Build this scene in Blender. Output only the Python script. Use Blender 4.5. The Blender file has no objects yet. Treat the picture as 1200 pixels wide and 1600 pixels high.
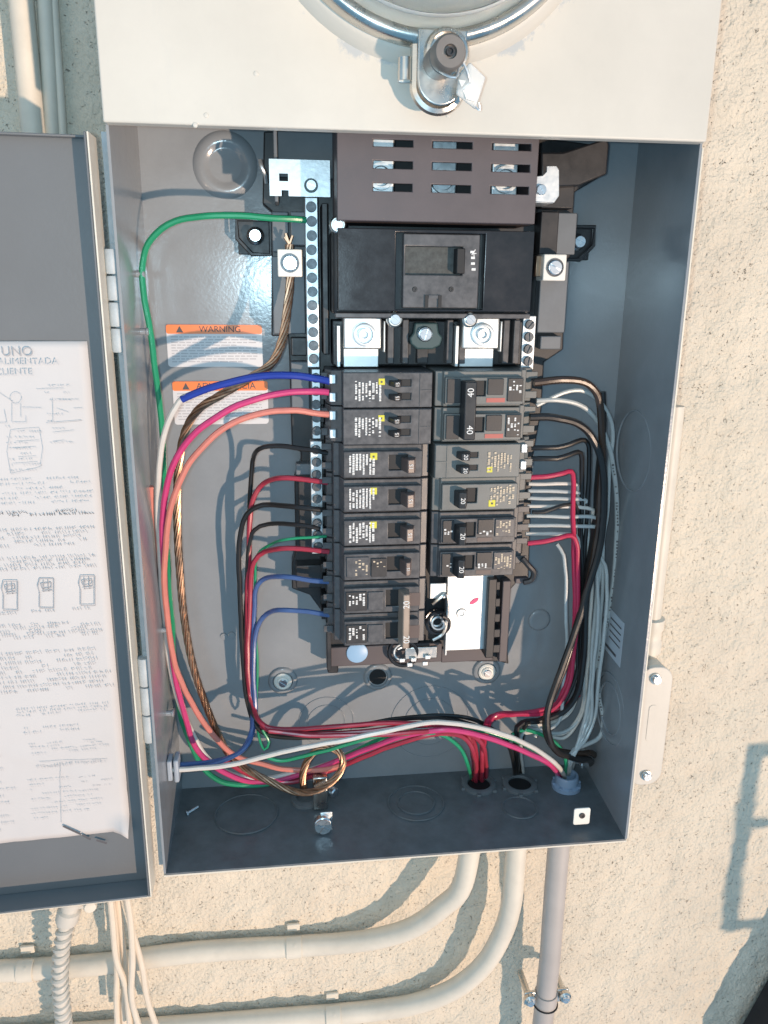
import bpy, bmesh, math, random
from mathutils import Vector, Matrix, noise
random.seed(7)
SC = bpy.context.scene
COL = SC.collection

# ------------------------------------------------------------------ camera
CAM = Vector((-.0811, -.6105, .4183)); YAW, PITCH, ROLL = .1240, -.2760, .0103
FPX = 1250.0
def cam_axes():
    cy, sy, cp, sp = math.cos(YAW), math.sin(YAW), math.cos(PITCH), math.sin(PITCH)
    f = Vector((sy*cp, cy*cp, sp)); r = Vector((cy, -sy, 0)); u = r.cross(f)
    cr, sr = math.cos(ROLL), math.sin(ROLL)
    return cr*r + sr*u, -sr*r + cr*u, f
CR, CU, CF = cam_axes()
cd = bpy.data.cameras.new('camera'); cam = bpy.data.objects.new('camera', cd); COL.objects.link(cam)
cd.sensor_fit = 'VERTICAL'; cd.sensor_height = 24; cd.lens = FPX/1600*24
cd.clip_start = .01; cd.clip_end = 50
cam.matrix_world = Matrix(((CR.x, CU.x, -CF.x, CAM.x), (CR.y, CU.y, -CF.y, CAM.y), (CR.z, CU.z, -CF.z, CAM.z), (0, 0, 0, 1)))
SC.camera = cam

# ------------------------------------------------------------------ light
SUN_DIR = Vector((-.61, 1.0, .36)).normalized()          # the way the light travels
w = bpy.data.worlds.new('World'); SC.world = w; w.use_nodes = True
nt = w.node_tree; nt.nodes.clear()
wo = nt.nodes.new('ShaderNodeOutputWorld'); add = nt.nodes.new('ShaderNodeAddShader')
b1 = nt.nodes.new('ShaderNodeBackground'); b2 = nt.nodes.new('ShaderNodeBackground')
sky = nt.nodes.new('ShaderNodeTexSky'); sky.sky_type = 'NISHITA'; sky.sun_disc = False
sky.sun_elevation = math.radians(14); sky.sun_rotation = math.radians(210)
b1.inputs['Strength'].default_value = .035
b2.inputs['Color'].default_value = (.31, .66, 1.0, 1); b2.inputs['Strength'].default_value = .60
nt.links.new(sky.outputs[0], b1.inputs[0]); nt.links.new(b1.outputs[0], add.inputs[0])
nt.links.new(b2.outputs[0], add.inputs[1]); nt.links.new(add.outputs[0], wo.inputs[0])
sl = bpy.data.lights.new('sun', 'SUN'); sl.energy = 3.45; sl.angle = math.radians(1.1); sl.color = (1, .74, .55)
so = bpy.data.objects.new('sun', sl); COL.objects.link(so)
so.rotation_euler = SUN_DIR.to_track_quat('-Z', 'Y').to_euler()
fl = bpy.data.lights.new('camera_flash', 'POINT'); fl.energy = 4.4; fl.shadow_soft_size = .006; fl.color = (.58, .85, 1.0)
fo = bpy.data.objects.new('camera_flash', fl); COL.objects.link(fo); fo.location = CAM - CR*.016 + CU*.004
vs = SC.view_settings; vs.view_transform = 'Standard'; vs.look = 'None'; vs.exposure = 0; vs.gamma = 1
vs.use_curve_mapping = False

# ------------------------------------------------------------------ helpers
def ray(px, py): return CF + CR*((px-600)/FPX) + CU*((800-py)/FPX)
def at(px, py, Y):
    d = ray(px, py); return CAM + d*((Y-CAM.y)/d.y)
def at_z(px, py, Z):
    d = ray(px, py); return CAM + d*((Z-CAM.z)/d.z)
def xz(px, py, Y):
    q = at(px, py, Y); return (q.x, q.z)

class MB:
    def __init__(s): s.v = []; s.f = []
    def add(s, vs, fs):
        o = len(s.v); s.v += [tuple(q) for q in vs]; s.f += [tuple(i+o for i in f) for f in fs]; return s
    def box(s, x0, x1, y0, y1, z0, z1):
        x0, x1 = sorted((x0, x1)); y0, y1 = sorted((y0, y1)); z0, z1 = sorted((z0, z1))
        return s.add([(x, y, z) for x in (x0, x1) for y in (y0, y1) for z in (z0, z1)],
            [(0,1,3,2), (4,6,7,5), (0,4,5,1), (2,3,7,6), (0,2,6,4), (1,5,7,3)])
    def prism(s, poly, a0, a1, axis='y'):
        n = len(poly)
        def mk(p, a):
            return (p[0], a, p[1]) if axis == 'y' else ((p[0], p[1], a) if axis == 'z' else (a, p[0], p[1]))
        return s.add([mk(p, a0) for p in poly] + [mk(p, a1) for p in poly],
            [tuple(range(n)), tuple(range(2*n-1, n-1, -1))] + [(i, (i+1) % n, n+(i+1) % n, n+i) for i in range(n)])
    def cyl(s, a, b, r0, r1=None, n=16):
        return s.lathe(a, Vector(b)-Vector(a), [(0, 0), (r0, 0), (r1 if r1 is not None else r0, (Vector(b)-Vector(a)).length), (0, (Vector(b)-Vector(a)).length)], n)
    def lathe(s, c, axis, prof, n=20):
        c = Vector(c); ax = Vector(axis).normalized()
        t = Vector((0, 0, 1)) if abs(ax.z) < .9 else Vector((1, 0, 0))
        e1 = ax.cross(t).normalized(); e2 = ax.cross(e1)
        vs, rows = [], []
        for r, h in prof:
            if r < 1e-7: rows.append([len(vs)]); vs.append(c+ax*h)
            else:
                rows.append(list(range(len(vs), len(vs)+n)))
                vs += [c+ax*h+(e1*math.cos(2*math.pi*i/n)+e2*math.sin(2*math.pi*i/n))*r for i in range(n)]
        fs = []
        for a, b in zip(rows, rows[1:]):
            for i in range(n):
                j = (i+1) % n
                if len(a) == 1 and len(b) == 1: break
                if len(a) == 1: fs.append((a[0], b[i], b[j]))
                elif len(b) == 1: fs.append((a[i], b[0], a[j]))
                else: fs.append((a[i], b[i], b[j], a[j]))
        return s.add(vs, fs)
    def tube(s, pts, r, n=10, closed=False):
        pts = [Vector(q) for q in pts]; fr = frames(pts, closed); vs, fs = [], []
        m = len(pts)
        for k, (p, (e1, e2)) in enumerate(zip(pts, fr)):
            rr = r(k/(m-1)) if callable(r) else r
            vs += [p+(e1*math.cos(2*math.pi*i/n)+e2*math.sin(2*math.pi*i/n))*rr for i in range(n)]
        for k in range(m if closed else m-1):
            k2 = (k+1) % m
            for i in range(n):
                j = (i+1) % n; fs.append((k*n+i, k2*n+i, k2*n+j, k*n+j))
        if not closed: fs += [tuple(range(n)), tuple(range(m*n-1, (m-1)*n-1, -1))]
        return s.add(vs, fs)
    def holed(s, xs, zs, holes, y0, y1):
        """plate in xz between y0 and y1 with rectangular holes (x0,x1,z0,z1); all cuts are grid lines"""
        X = sorted(set([min(xs), max(xs)] + [h[i] for h in holes for i in (0, 1)])); Z = sorted(set([min(zs), max(zs)] + [h[i] for h in holes for i in (2, 3)]))
        X = [x for x in X if min(xs)-1e-9 <= x <= max(xs)+1e-9]; Z = [z for z in Z if min(zs)-1e-9 <= z <= max(zs)+1e-9]
        nx, nz = len(X)-1, len(Z)-1
        def solid(i, j):
            if not (0 <= i < nx and 0 <= j < nz): return False
            cx, cz = (X[i]+X[i+1])/2, (Z[j]+Z[j+1])/2
            return not any(min(h[0], h[1]) < cx < max(h[0], h[1]) and min(h[2], h[3]) < cz < max(h[2], h[3]) for h in holes)
        idx = {}; vs = []; fs = []
        def vid(i, j, k):
            if (i, j, k) not in idx: idx[i, j, k] = len(vs); vs.append((X[i], (y0, y1)[k], Z[j]))
            return idx[i, j, k]
        for i in range(nx):
            for j in range(nz):
                if not solid(i, j): continue
                fs.append((vid(i, j, 0), vid(i+1, j, 0), vid(i+1, j+1, 0), vid(i, j+1, 0)))
                fs.append((vid(i, j, 1), vid(i, j+1, 1), vid(i+1, j+1, 1), vid(i+1, j, 1)))
                for di, dj, a, b in ((-1, 0, (i, j), (i, j+1)), (1, 0, (i+1, j+1), (i+1, j)), (0, -1, (i+1, j), (i, j)), (0, 1, (i, j+1), (i+1, j+1))):
                    if not solid(i+di, j+dj): fs.append((vid(*a, 0), vid(*b, 0), vid(*b, 1), vid(*a, 1)))
        return s.add(vs, fs)
    def mesh(s, name, center=None):
        c = Vector(center) if center is not None else Vector((0, 0, 0))
        me = bpy.data.meshes.new(name); me.from_pydata([Vector(q)-c for q in s.v], [], s.f)
        bm = bmesh.new(); bm.from_mesh(me); bmesh.ops.recalc_face_normals(bm, faces=bm.faces); bm.to_mesh(me); bm.free()
        return me

def frames(pts, closed=False):
    m = len(pts); out = []; e1 = None
    for k in range(m):
        a = pts[k-1] if (k > 0 or closed) else pts[k]; b = pts[(k+1) % m] if (k < m-1 or closed) else pts[k]
        t = (b-a).normalized()
        if e1 is None:
            q = Vector((0, 0, 1)) if abs(t.z) < .9 else Vector((1, 0, 0)); e1 = (q-t*q.dot(t)).normalized()
        else: e1 = (e1-t*e1.dot(t)).normalized()
        out.append((e1, t.cross(e1)))
    return out
def spline(pts, step=.004, closed=False):
    P = [Vector(q) for q in pts]; out = []
    n = len(P)
    for i in range(n if closed else n-1):
        if closed: p0, p1, p2, p3 = P[i-1], P[i], P[(i+1) % n], P[(i+2) % n]
        else:
            p1, p2 = P[i], P[i+1]; p0 = P[i-1] if i else p1*2-p2; p3 = P[i+2] if i+2 < n else p2*2-p1
        k = max(2, int((p2-p1).length/step))
        for j in range(k):
            t = j/k
            out.append(.5*((2*p1)+(p2-p0)*t+(2*p0-5*p1+4*p2-p3)*t*t+(3*p1-p0-3*p2+p3)*t**3))
    if not closed: out.append(P[-1])
    return out

WORLD = {}
def link(o, parent, wpos):
    COL.objects.link(o); WORLD[o] = Vector(wpos)
    if parent is not None:
        o.parent = parent; o.location = Vector(wpos)-WORLD[parent]
    else: o.location = wpos
    return o
def tag(o, label=None, cat=None, group=None, kind=None):
    if label: o['label'] = label
    if cat: o['category'] = cat
    if group: o['group'] = group
    if kind: o['kind'] = kind
    return o
def build(name, mb, m, parent=None, bevel=0, seg=2, smooth=35, label=None):
    xs = [q[0] for q in mb.v]; ys = [q[1] for q in mb.v]; zs = [q[2] for q in mb.v]
    c = ((min(xs)+max(xs))/2, (min(ys)+max(ys))/2, (min(zs)+max(zs))/2)
    me = mb.mesh(name, c); me.materials.append(m)
    if smooth:
        me.shade_smooth(); me.set_sharp_from_angle(angle=math.radians(smooth))
    o = bpy.data.objects.new(name, me)
    if bevel:
        b = o.modifiers.new('bevel', 'BEVEL'); b.width = bevel; b.segments = seg; b.limit_method = 'ANGLE'; b.angle_limit = math.radians(40)
        b.harden_normals = False
    if label: o['label'] = label
    return link(o, parent, c)
def inst(name, me, parent, pos, rot=0):
    o = bpy.data.objects.new(name, me); link(o, parent, pos); o.rotation_euler = (0, rot, 0); return o
def thing(name, pos, label, cat, group=None):
    o = bpy.data.objects.new(name, None); o.empty_display_size = .01
    link(o, None, pos); return tag(o, label, cat, group)
def text(name, s, m, parent, pos, size, rot=0, align='CENTER', yrot=0, depth=.0):
    cu = bpy.data.curves.new(name, 'FONT'); cu.body = s; cu.size = size; cu.align_x = align; cu.align_y = 'CENTER'
    cu.extrude = depth
    t = bpy.data.objects.new(name, cu); COL.objects.link(t)
    dg = bpy.context.evaluated_depsgraph_get(); me = bpy.data.meshes.new_from_object(t.evaluated_get(dg))
    bpy.data.objects.remove(t); bpy.data.curves.remove(cu)
    me.materials.clear(); me.materials.append(m)
    o = bpy.data.objects.new(name, me); link(o, parent, pos)
    o.rotation_euler = (Matrix.Rotation(yrot, 4, 'Z') @ Matrix.Rotation(rot, 4, 'Y') @ Matrix.Rotation(math.pi/2, 4, 'X')).to_euler()
    return o
def rrect(cx, cz, w, h, r, n=5):
    out = []
    for sx, sz, a0 in ((1, 1, 0), (-1, 1, 90), (-1, -1, 180), (1, -1, 270)):
        for i in range(n+1):
            a = math.radians(a0+90*i/n); out.append((cx+sx*(w/2-r)+r*math.cos(a), cz+sz*(h/2-r)+r*math.sin(a)))
    return out

# ------------------------------------------------------------------ materials
def mat(name, col, rough=.5, metal=0, var=.0, vscale=60, bump=0, bscale=300, col2=None, coat=0, spec=.5, dist=.0004, detail=3, rvar=0):
    m = bpy.data.materials.new(name); m.use_nodes = True; t = m.node_tree; p = t.nodes['Principled BSDF']
    p.inputs['Base Color'].default_value = (*col, 1); p.inputs['Roughness'].default_value = rough
    p.inputs['Metallic'].default_value = metal; p.inputs['Specular IOR Level'].default_value = spec
    if coat: p.inputs['Coat Weight'].default_value = coat; p.inputs['Coat Roughness'].default_value = .08
    tc = t.nodes.new('ShaderNodeTexCoord')
    if var or col2:
        n = t.nodes.new('ShaderNodeTexNoise'); n.inputs['Scale'].default_value = vscale; n.inputs['Detail'].default_value = 6; n.inputs['Roughness'].default_value = .65
        t.links.new(tc.outputs['Object'], n.inputs['Vector'])
        r = t.nodes.new('ShaderNodeValToRGB'); r.color_ramp.elements[0].position = .3; r.color_ramp.elements[1].position = .7
        c2 = col2 if col2 else tuple(min(1, c*(1+var)) for c in col); c1 = col if col2 else tuple(c*(1-var) for c in col)
        r.color_ramp.elements[0].color = (*c1, 1); r.color_ramp.elements[1].color = (*c2, 1)
        t.links.new(n.outputs['Fac'], r.inputs[0]); t.links.new(r.outputs[0], p.inputs['Base Color'])
        if rvar:
            mr = t.nodes.new('ShaderNodeMapRange'); mr.inputs['From Min'].default_value = .3; mr.inputs['From Max'].default_value = .7
            mr.inputs['To Min'].default_value = rough-rvar; mr.inputs['To Max'].default_value = rough+rvar
            t.links.new(n.outputs['Fac'], mr.inputs['Value']); t.links.new(mr.outputs[0], p.inputs['Roughness'])
    if bump:
        n2 = t.nodes.new('ShaderNodeTexNoise'); n2.inputs['Scale'].default_value = bscale; n2.inputs['Detail'].default_value = detail
        t.links.new(tc.outputs['Object'], n2.inputs['Vector'])
        bp = t.nodes.new('ShaderNodeBump'); bp.inputs['Strength'].default_value = bump; bp.inputs['Distance'].default_value = dist
        t.links.new(n2.outputs['Fac'], bp.inputs['Height']); t.links.new(bp.outputs[0], p.inputs['Normal'])
    return m
def pits(m, scale, size, amount, dcol, depth=.0006):
    """dark little pits scattered by a Voronoi texture (stucco) on top of a mat() material"""
    t = m.node_tree; p = t.nodes['Principled BSDF']; tc = [n for n in t.nodes if n.type == 'TEX_COORD'][0]
    nz = t.nodes.new('ShaderNodeTexNoise'); nz.inputs['Scale'].default_value = scale*1.3; nz.inputs['Detail'].default_value = 4
    vm = t.nodes.new('ShaderNodeVectorMath'); vm.operation = 'MULTIPLY_ADD'; vm.inputs[1].default_value = (.012, .012, .012)
    t.links.new(tc.outputs['Object'], nz.inputs['Vector']); t.links.new(nz.outputs['Color'], vm.inputs[0]); t.links.new(tc.outputs['Object'], vm.inputs[2])
    v = t.nodes.new('ShaderNodeTexVoronoi'); v.inputs['Scale'].default_value = scale; v.inputs['Randomness'].default_value = 1
    t.links.new(vm.outputs[0], v.inputs['Vector'])
    sep = t.nodes.new('ShaderNodeSeparateColor'); t.links.new(v.outputs['Color'], sep.inputs[0])
    g = t.nodes.new('ShaderNodeMath'); g.operation = 'LESS_THAN'; g.inputs[1].default_value = amount; t.links.new(sep.outputs[0], g.inputs[0])
    mr = t.nodes.new('ShaderNodeMapRange'); mr.interpolation_type = 'SMOOTHSTEP'; mr.inputs['From Min'].default_value = size; mr.inputs['From Max'].default_value = size*.45
    t.links.new(v.outputs['Distance'], mr.inputs['Value'])
    mu = t.nodes.new('ShaderNodeMath'); mu.operation = 'MULTIPLY'; t.links.new(mr.outputs[0], mu.inputs[0]); t.links.new(g.outputs[0], mu.inputs[1])
    bp = [n for n in t.nodes if n.type == 'BUMP'][0]; nb = t.nodes.new('ShaderNodeBump'); nb.invert = True
    nb.inputs['Strength'].default_value = .9; nb.inputs['Distance'].default_value = depth
    t.links.new(mu.outputs[0], nb.inputs['Height']); t.links.new(bp.outputs[0], nb.inputs['Normal']); t.links.new(nb.outputs[0], p.inputs['Normal'])
    l = p.inputs['Base Color'].links[0]; src = l.from_socket
    mx = t.nodes.new('ShaderNodeMix'); mx.data_type = 'RGBA'; mx.inputs['B'].default_value = (*dcol, 1)
    sn = t.nodes.new('ShaderNodeTexNoise'); sn.inputs['Scale'].default_value = 6; sn.inputs['Detail'].default_value = 9; sn.inputs['Roughness'].default_value = .7; t.links.new(tc.outputs['Object'], sn.inputs['Vector'])
    sr = t.nodes.new('ShaderNodeMapRange'); sr.inputs['From Min'].default_value = .48; sr.inputs['From Max'].default_value = .72; sr.inputs['To Max'].default_value = .26; t.links.new(sn.outputs['Fac'], sr.inputs['Value'])
    sm = t.nodes.new('ShaderNodeMix'); sm.data_type = 'RGBA'; sm.inputs['B'].default_value = (.56, .46, .37, 1); t.links.new(sr.outputs[0], sm.inputs['Factor']); t.links.new(src, sm.inputs['A']); src = sm.outputs['Result']
    k = t.nodes.new('ShaderNodeMath'); k.operation = 'MULTIPLY'; k.inputs[1].default_value = .75; t.links.new(mu.outputs[0], k.inputs[0])
    t.links.new(k.outputs[0], mx.inputs['Factor']); t.links.new(src, mx.inputs['A']); t.links.new(mx.outputs['Result'], p.inputs['Base Color'])
    return m

M = {}
M['stucco'] = pits(mat('stucco', (.71, .63, .51), .9, var=.07, vscale=14, bump=1.0, bscale=330, dist=.0026, detail=5, spec=.2), 260, .24, .45, (.32, .26, .20), .0016)
M['cream'] = mat('cream_paint', (.60, .555, .485), .45, var=.05, vscale=13, bump=.25, bscale=120, dist=.0006, spec=.4)
M['cream2'] = mat('cream_conduit_paint', (.68, .62, .52), .5, var=.09, vscale=30, bump=.3, bscale=150, dist=.0006)
M['grey_conduit'] = mat('grey_conduit_paint', (.44, .40, .37), .5, var=.06, vscale=30, bump=.2, bscale=200)
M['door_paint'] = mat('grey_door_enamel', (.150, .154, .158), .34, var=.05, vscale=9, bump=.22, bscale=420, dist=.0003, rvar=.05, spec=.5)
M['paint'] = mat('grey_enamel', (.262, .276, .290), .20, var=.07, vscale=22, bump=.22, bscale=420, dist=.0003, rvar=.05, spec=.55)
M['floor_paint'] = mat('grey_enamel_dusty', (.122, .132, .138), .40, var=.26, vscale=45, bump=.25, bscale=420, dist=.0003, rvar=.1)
M['hinge'] = mat('overpainted_hinge', (.42, .46, .48), .5, var=.12, vscale=90, bump=.5, bscale=220, dist=.0008)
M['black'] = mat('black_plastic', (.024, .024, .026), .42, var=.25, vscale=90, bump=.25, bscale=900, dist=.0001, rvar=.08)
M['breaker'] = mat('breaker_plastic', (.078, .077, .081), .36, var=.30, vscale=160, bump=.25, bscale=1200, dist=.00008, rvar=.08)
M['breaker_pale'] = mat('breaker_plastic_lit', (.135, .142, .138), .4, var=.14, vscale=70, bump=.25, bscale=1200, dist=.00008, rvar=.08)  # lighter copy of the breaker plastic, reflected light put into its colour
M['gloss'] = mat('glossy_black_case', (.020, .020, .023), .20, var=.2, vscale=60, bump=.25, bscale=900, dist=.0001, rvar=.07)
M['dark'] = mat('dark_recess_plastic', (.010, .010, .011), .6)
M['handle'] = mat('handle_plastic', (.105, .075, .068), .4, var=.1)
M['tie_lit'] = mat('lit_handle_tie', (.26, .20, .16), .4, var=.15)  # pale gold of the tie's sunlit edge put into its whole colour
M['disc'] = mat('light_blue_disc', (.30, .47, .66), .4)
M['approval'] = mat('approval_label_foil', (.52, .57, .62), .4)
M['brown'] = mat('brown_shroud_plastic', (.090, .074, .078), .5, var=.1, vscale=40, bump=.3, bscale=900, dist=.0001, rvar=.05)
M['greyplastic'] = mat('grey_rail_plastic', (.130, .145, .160), .45, var=.1)
M['steel'] = mat('zinc_steel', (.60, .64, .66), .42, .8, var=.08, vscale=150, bump=.2, bscale=300, rvar=.1)
M['alu'] = mat('aluminium_bar', (.66, .70, .72), .45, .8, var=.06, vscale=200, rvar=.08)
M['bright'] = mat('tin_plate', (.70, .73, .73), .40, .8, var=.05, vscale=60, rvar=.1)
M['worn_steel'] = mat('worn_stainless', (.62, .60, .56), .28, 1, var=.12, vscale=50, bump=.2, bscale=200, rvar=.1)
M['screw'] = mat('screw_zinc', (.70, .72, .74), .26, 1, var=.1, vscale=300)
M['copper'] = mat('bare_copper', (.40, .255, .17), .38, 1, var=.25, vscale=160, rvar=.08)
M['teal'] = mat('dark_green_insulator', (.04, .075, .08), .4)
M['white_plastic'] = mat('white_plastic', (.78, .76, .70), .4)
M['paper'] = mat('photocopy_paper', (.57, .54, .525), .8, var=.03, vscale=12, bump=.35, bscale=22, dist=.002)
M['ink'] = mat('ink_grey', (.36, .34, .34), .8); M['ink2'] = mat('ink_faint', (.50, .475, .47), .8); M['inkd'] = mat('ink_dark', (.10, .095, .10), .8)
M['label'] = mat('label_white', (.68, .67, .68), .35); M['orange'] = mat('label_orange', (.90, .23, .06), .35)
M['label_text'] = mat('label_text', (.48, .47, .49), .5)
M['print'] = mat('white_print', (.74, .72, .69), .6); M['print_gold'] = mat('gold_print', (.58, .47, .34), .55); M['yellow'] = mat('yellow_print', (.62, .56, .04), .5)
M['red_sticker'] = mat('red_sticker', (.42, .11, .09), .5); M['white_sticker'] = mat('grey_sticker', (.40, .35, .33), .5)
M['pink_mark'] = mat('pink_marker', (.70, .10, .22), .6)
M['ul'] = mat('silver_label', (.36, .40, .45), .4)
M['bushing'] = mat('blue_grey_bushing', (.23, .31, .42), .35)
M['glass'] = mat('meter_glass', (.9, .95, .95), .05)
pg = M['glass'].node_tree.nodes['Principled BSDF']; pg.inputs['Transmission Weight'].default_value = .92; pg.inputs['IOR'].default_value = 1.3
M['clear'] = mat('clear_seal_plastic', (.85, .86, .84), .25)
M['clear'].node_tree.nodes['Principled BSDF'].inputs['Transmission Weight'].default_value = .45
M['lock'] = mat('lock_barrel', (.19, .17, .155), .45, .3, var=.1)
M['cloth'] = mat('black_cloth', (.015, .015, .017), .9, var=.3, bump=.6, bscale=500)
def wmat(n, c, r=.3): return mat(n, c, r, var=.07, vscale=120, bump=.12, bscale=160, dist=.0006, spec=.5)
M['w_green'] = wmat('green_insulation', (.02, .27, .13)); M['w_blue'] = wmat('blue_insulation', (.055, .105, .26)); M['w_dblue'] = wmat('navy_tape', (.02, .045, .30), .25)
M['w_pink'] = wmat('magenta_insulation', (.55, .050, .17)); M['w_coral'] = wmat('coral_insulation', (.62, .21, .165))
M['w_red'] = wmat('red_insulation', (.34, .030, .055)); M['w_crimson'] = wmat('crimson_insulation', (.44, .026, .075)); M['w_black'] = wmat('black_insulation', (.018, .017, .017), .28); M['w_brown'] = wmat('dark_brown_insulation', (.045, .028, .02), .26)
M['w_white'] = wmat('white_insulation', (.62, .58, .53)); M['w_grey'] = wmat('grey_white_insulation', (.42, .45, .45))
M['cable'] = mat('painted_cable', (.72, .62, .50), .5, var=.05, bump=.3, bscale=150)

# ------------------------------------------------------------------ shared screw meshes (head faces -Y)
def slot_screw(r, h, slot=.22, n=12, phillips=False):
    mb = MB(); mb.lathe((0, 0, 0), (0, -1, 0), [(0, -h), (r, -h), (r, h*.35), (r*.92, h*.5), (0, h*.5)], n*2)
    g = r*slot*.5; k = 6
    if not phillips:
        for s in (1, -1):
            a0 = math.asin(min(.95, g/(r*.9)))
            poly = [(r*.9*math.cos(a0+(math.pi-2*a0)*i/10), s*r*.9*math.sin(a0+(math.pi-2*a0)*i/10)) for i in range(11)]
            mb.prism(poly, -h*.5, -h)
    else:
        for q in range(4):
            a0 = math.asin(min(.9, g/(r*.9))); base = q*math.pi/2
            arc = [(r*.9*math.cos(base+a0+(math.pi/2-2*a0)*i/k), r*.9*math.sin(base+a0+(math.pi/2-2*a0)*i/k)) for i in range(k+1)]
            c = (g*math.sqrt(2)*math.cos(base+math.pi/4), g*math.sqrt(2)*math.sin(base+math.pi/4))
            mb.prism(arc+[c], -h*.5, -h*.9)
    me = mb.mesh('screw'); me.materials.append(M['screw']); me.shade_smooth(); me.set_sharp_from_angle(angle=math.radians(35)); return me
SCR_S = slot_screw(.0034, .0016); SCR_T = slot_screw(.0034, .0018, .3); SCR_M = slot_screw(.0042, .002, .18, phillips=True); SCR_L = slot_screw(.0055, .0026, .16, phillips=True); SCR_SLOT = slot_screw(.0052, .0016, .2)

M['screw_dark'] = mat('terminal_screw_steel', (.10, .11, .12), .4, .5, var=.4, vscale=400)
SCR_T.materials.clear(); SCR_T.materials.append(M['screw_dark'])

# ================================================================== wall
WY = .006
def make_wall():
    xs = [-1.2, -.9, -.7, -.55] + [-.46+.0036*i for i in range(int(.94/.0036))] + [.55, .7, .9, 1.2]
    zs = [-1.0, -.75, -.55] + [-.46+.0036*i for i in range(int(1.2/.0036))] + [.85, 1.1, 1.4]
    nx, nz = len(xs), len(zs); vs = []
    for z in zs:
        for x in xs:
            q = Vector((x, 0, z))
            d = noise.noise(q*24)*.0018 + noise.noise(q*70)*.0019 + max(0, noise.noise(q*140))*.0022 + noise.noise(q*4)*.002
            vs.append((x, WY+d, z))
    fs = [(j*nx+i, j*nx+i+1, (j+1)*nx+i+1, (j+1)*nx+i) for j in range(nz-1) for i in range(nx-1)]
    me = bpy.data.meshes.new('wall'); me.from_pydata(vs, [], fs); me.materials.append(M['stucco']); me.shade_smooth()
    o = bpy.data.objects.new('wall', me); link(o, None, (0, 0, 0)); tag(o, kind='structure'); return o
make_wall()

# ================================================================== enclosure
HW = .1766; D = .101; XR = HW+.0035; TOP = .74
enc = thing('panel_enclosure', (0, -.05, 0), 'open grey steel electrical panel box full of breakers and wires', 'panel box')
def sheet(mb, a, b, c, d, t):
    """four corner points (world), thickness vector"""
    v = [Vector(q) for q in (a, b, c, d)]; t = Vector(t)
    mb.add(v+[q+t for q in v], [(0,1,2,3), (7,6,5,4), (0,4,5,1), (1,5,6,2), (2,6,7,3), (3,7,4,0)]); return mb
bp = build('back_panel', MB().box(-HW, XR, 0, .0015, .002, TOP), M['paint'], enc)
build('side_wall', sheet(MB(), (-HW, -D, 0), (-HW, 0, 0), (-HW, 0, TOP), (-HW, -D, TOP), (-.0016, 0, 0)), M['paint'], enc)
rw = build('side_wall', sheet(MB(), (HW, -D, 0), (XR, 0, 0), (XR, 0, TOP), (HW, -D, TOP), (.0016, 0, 0)), M['paint'], enc)
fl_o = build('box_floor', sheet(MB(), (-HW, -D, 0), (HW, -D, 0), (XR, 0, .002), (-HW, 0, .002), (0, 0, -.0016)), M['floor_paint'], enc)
build('light_baffle', MB().box(-HW, XR, -D, 0, .60, .602), M['paint'], enc)  # added plate, hidden behind the meter cover, stops light inside the shell
build('front_lip', MB().box(-HW-.0064, -HW-.0018, -D+.010, -D+.0115, .0, .502), M['hinge'], enc)
build('outer_edge', MB().box(HW+.0020, HW+.0030, -D+.0004, -D+.008, 0, .502), M['cream2'], enc)
build('outer_edge', MB().box(-HW-.0016, HW+.0016, -D+.0004, -.003, -.0032, -.0018), M['cream2'], enc)
build('outer_edge', MB().box(-HW-.0046, -HW-.0018, -D+.012, -.003, 0, .502), M['hinge'], enc)
# embossings
def boss(px, py, prof, name='embossed_boss', n=40):
    c = at(px, py, 0); return build(name, MB().lathe((c.x, -.0002, c.z), (0, -1, 0), prof, n), M['paint'], enc, smooth=60)
boss(352, 258, [(.0230, -.001), (.0218, .0004), (.0195, .0018), (.0172, .0023), (.0138, .0022), (.0120, .0009), (.0105, .0007), (0, .0009)])
for px, py in ((442, 1063), (760, 1048)):
    boss(px, py, [(.0125, -.001), (.0118, .0012), (.0105, .0022), (.0085, .0022), (.0078, .0004), (0, .0004)])
    c = at(px, py, 0)
    b = build('mounting_bolt', MB().lathe((c.x, -.0012, c.z), (0, -1, 0), [(0, 0), (.0074, 0), (.0074, .0016), (.0062, .0024), (.0050, .0018), (.0046, .0034), (.0030, .0038), (.0024, .0022), (0, .0022)], 24), M['white_plastic'], enc)
    inst('bolt_drive', SCR_S, b, (c.x, -.0048, c.z), .6)
boss(590, 1057, [(.0125, -.001), (.0118, .0012), (.0105, .0022), (.0088, .0022), (.0082, .0004), (0, .0004)])
c = at(590, 1057, 0); build('open_hole', MB().lathe((c.x, -.0007, c.z), (0, -1, 0), [(.0072, -.002), (.0072, .0001), (0, .0001)], 28), M['dark'], enc)
boss(842, 968, [(.010, -.001), (.0095, .001), (.008, .0018), (.005, .0016), (0, .0012)])
for px, py in ((362, 992), (350, 994)): boss(px, py, [(.003, -.001), (.0028, .0008), (0, .0014)], n=12)
def ring_on_back(px, py, r, wdt=.0011):
    c = at(px, py, 0); build('knockout_ring', MB().lathe((c.x, 0, c.z), (0, -1, 0), [(r, -.0005), (r-.0002, .0006), (r-wdt, .0006), (r-wdt-.0002, -.0005)], 56), M['paint'], enc, smooth=50)
ring_on_back(510, 1128, .0240); ring_on_back(510, 1128, .0165); ring_on_back(672, 1128, .0350); ring_on_back(672, 1128, .0230)
def ring_on_floor(px, py, r):
    c = at_z(px, py, .001); build('knockout_ring', MB().lathe((c.x, c.y, .0006+.002*(c.y+D)/D), (0, 0, 1), [(r, -.0005), (r-.0003, .0005), (r-.0013, .0005), (r-.0016, -.0005)], 48), M['floor_paint'], enc, smooth=50)
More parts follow.
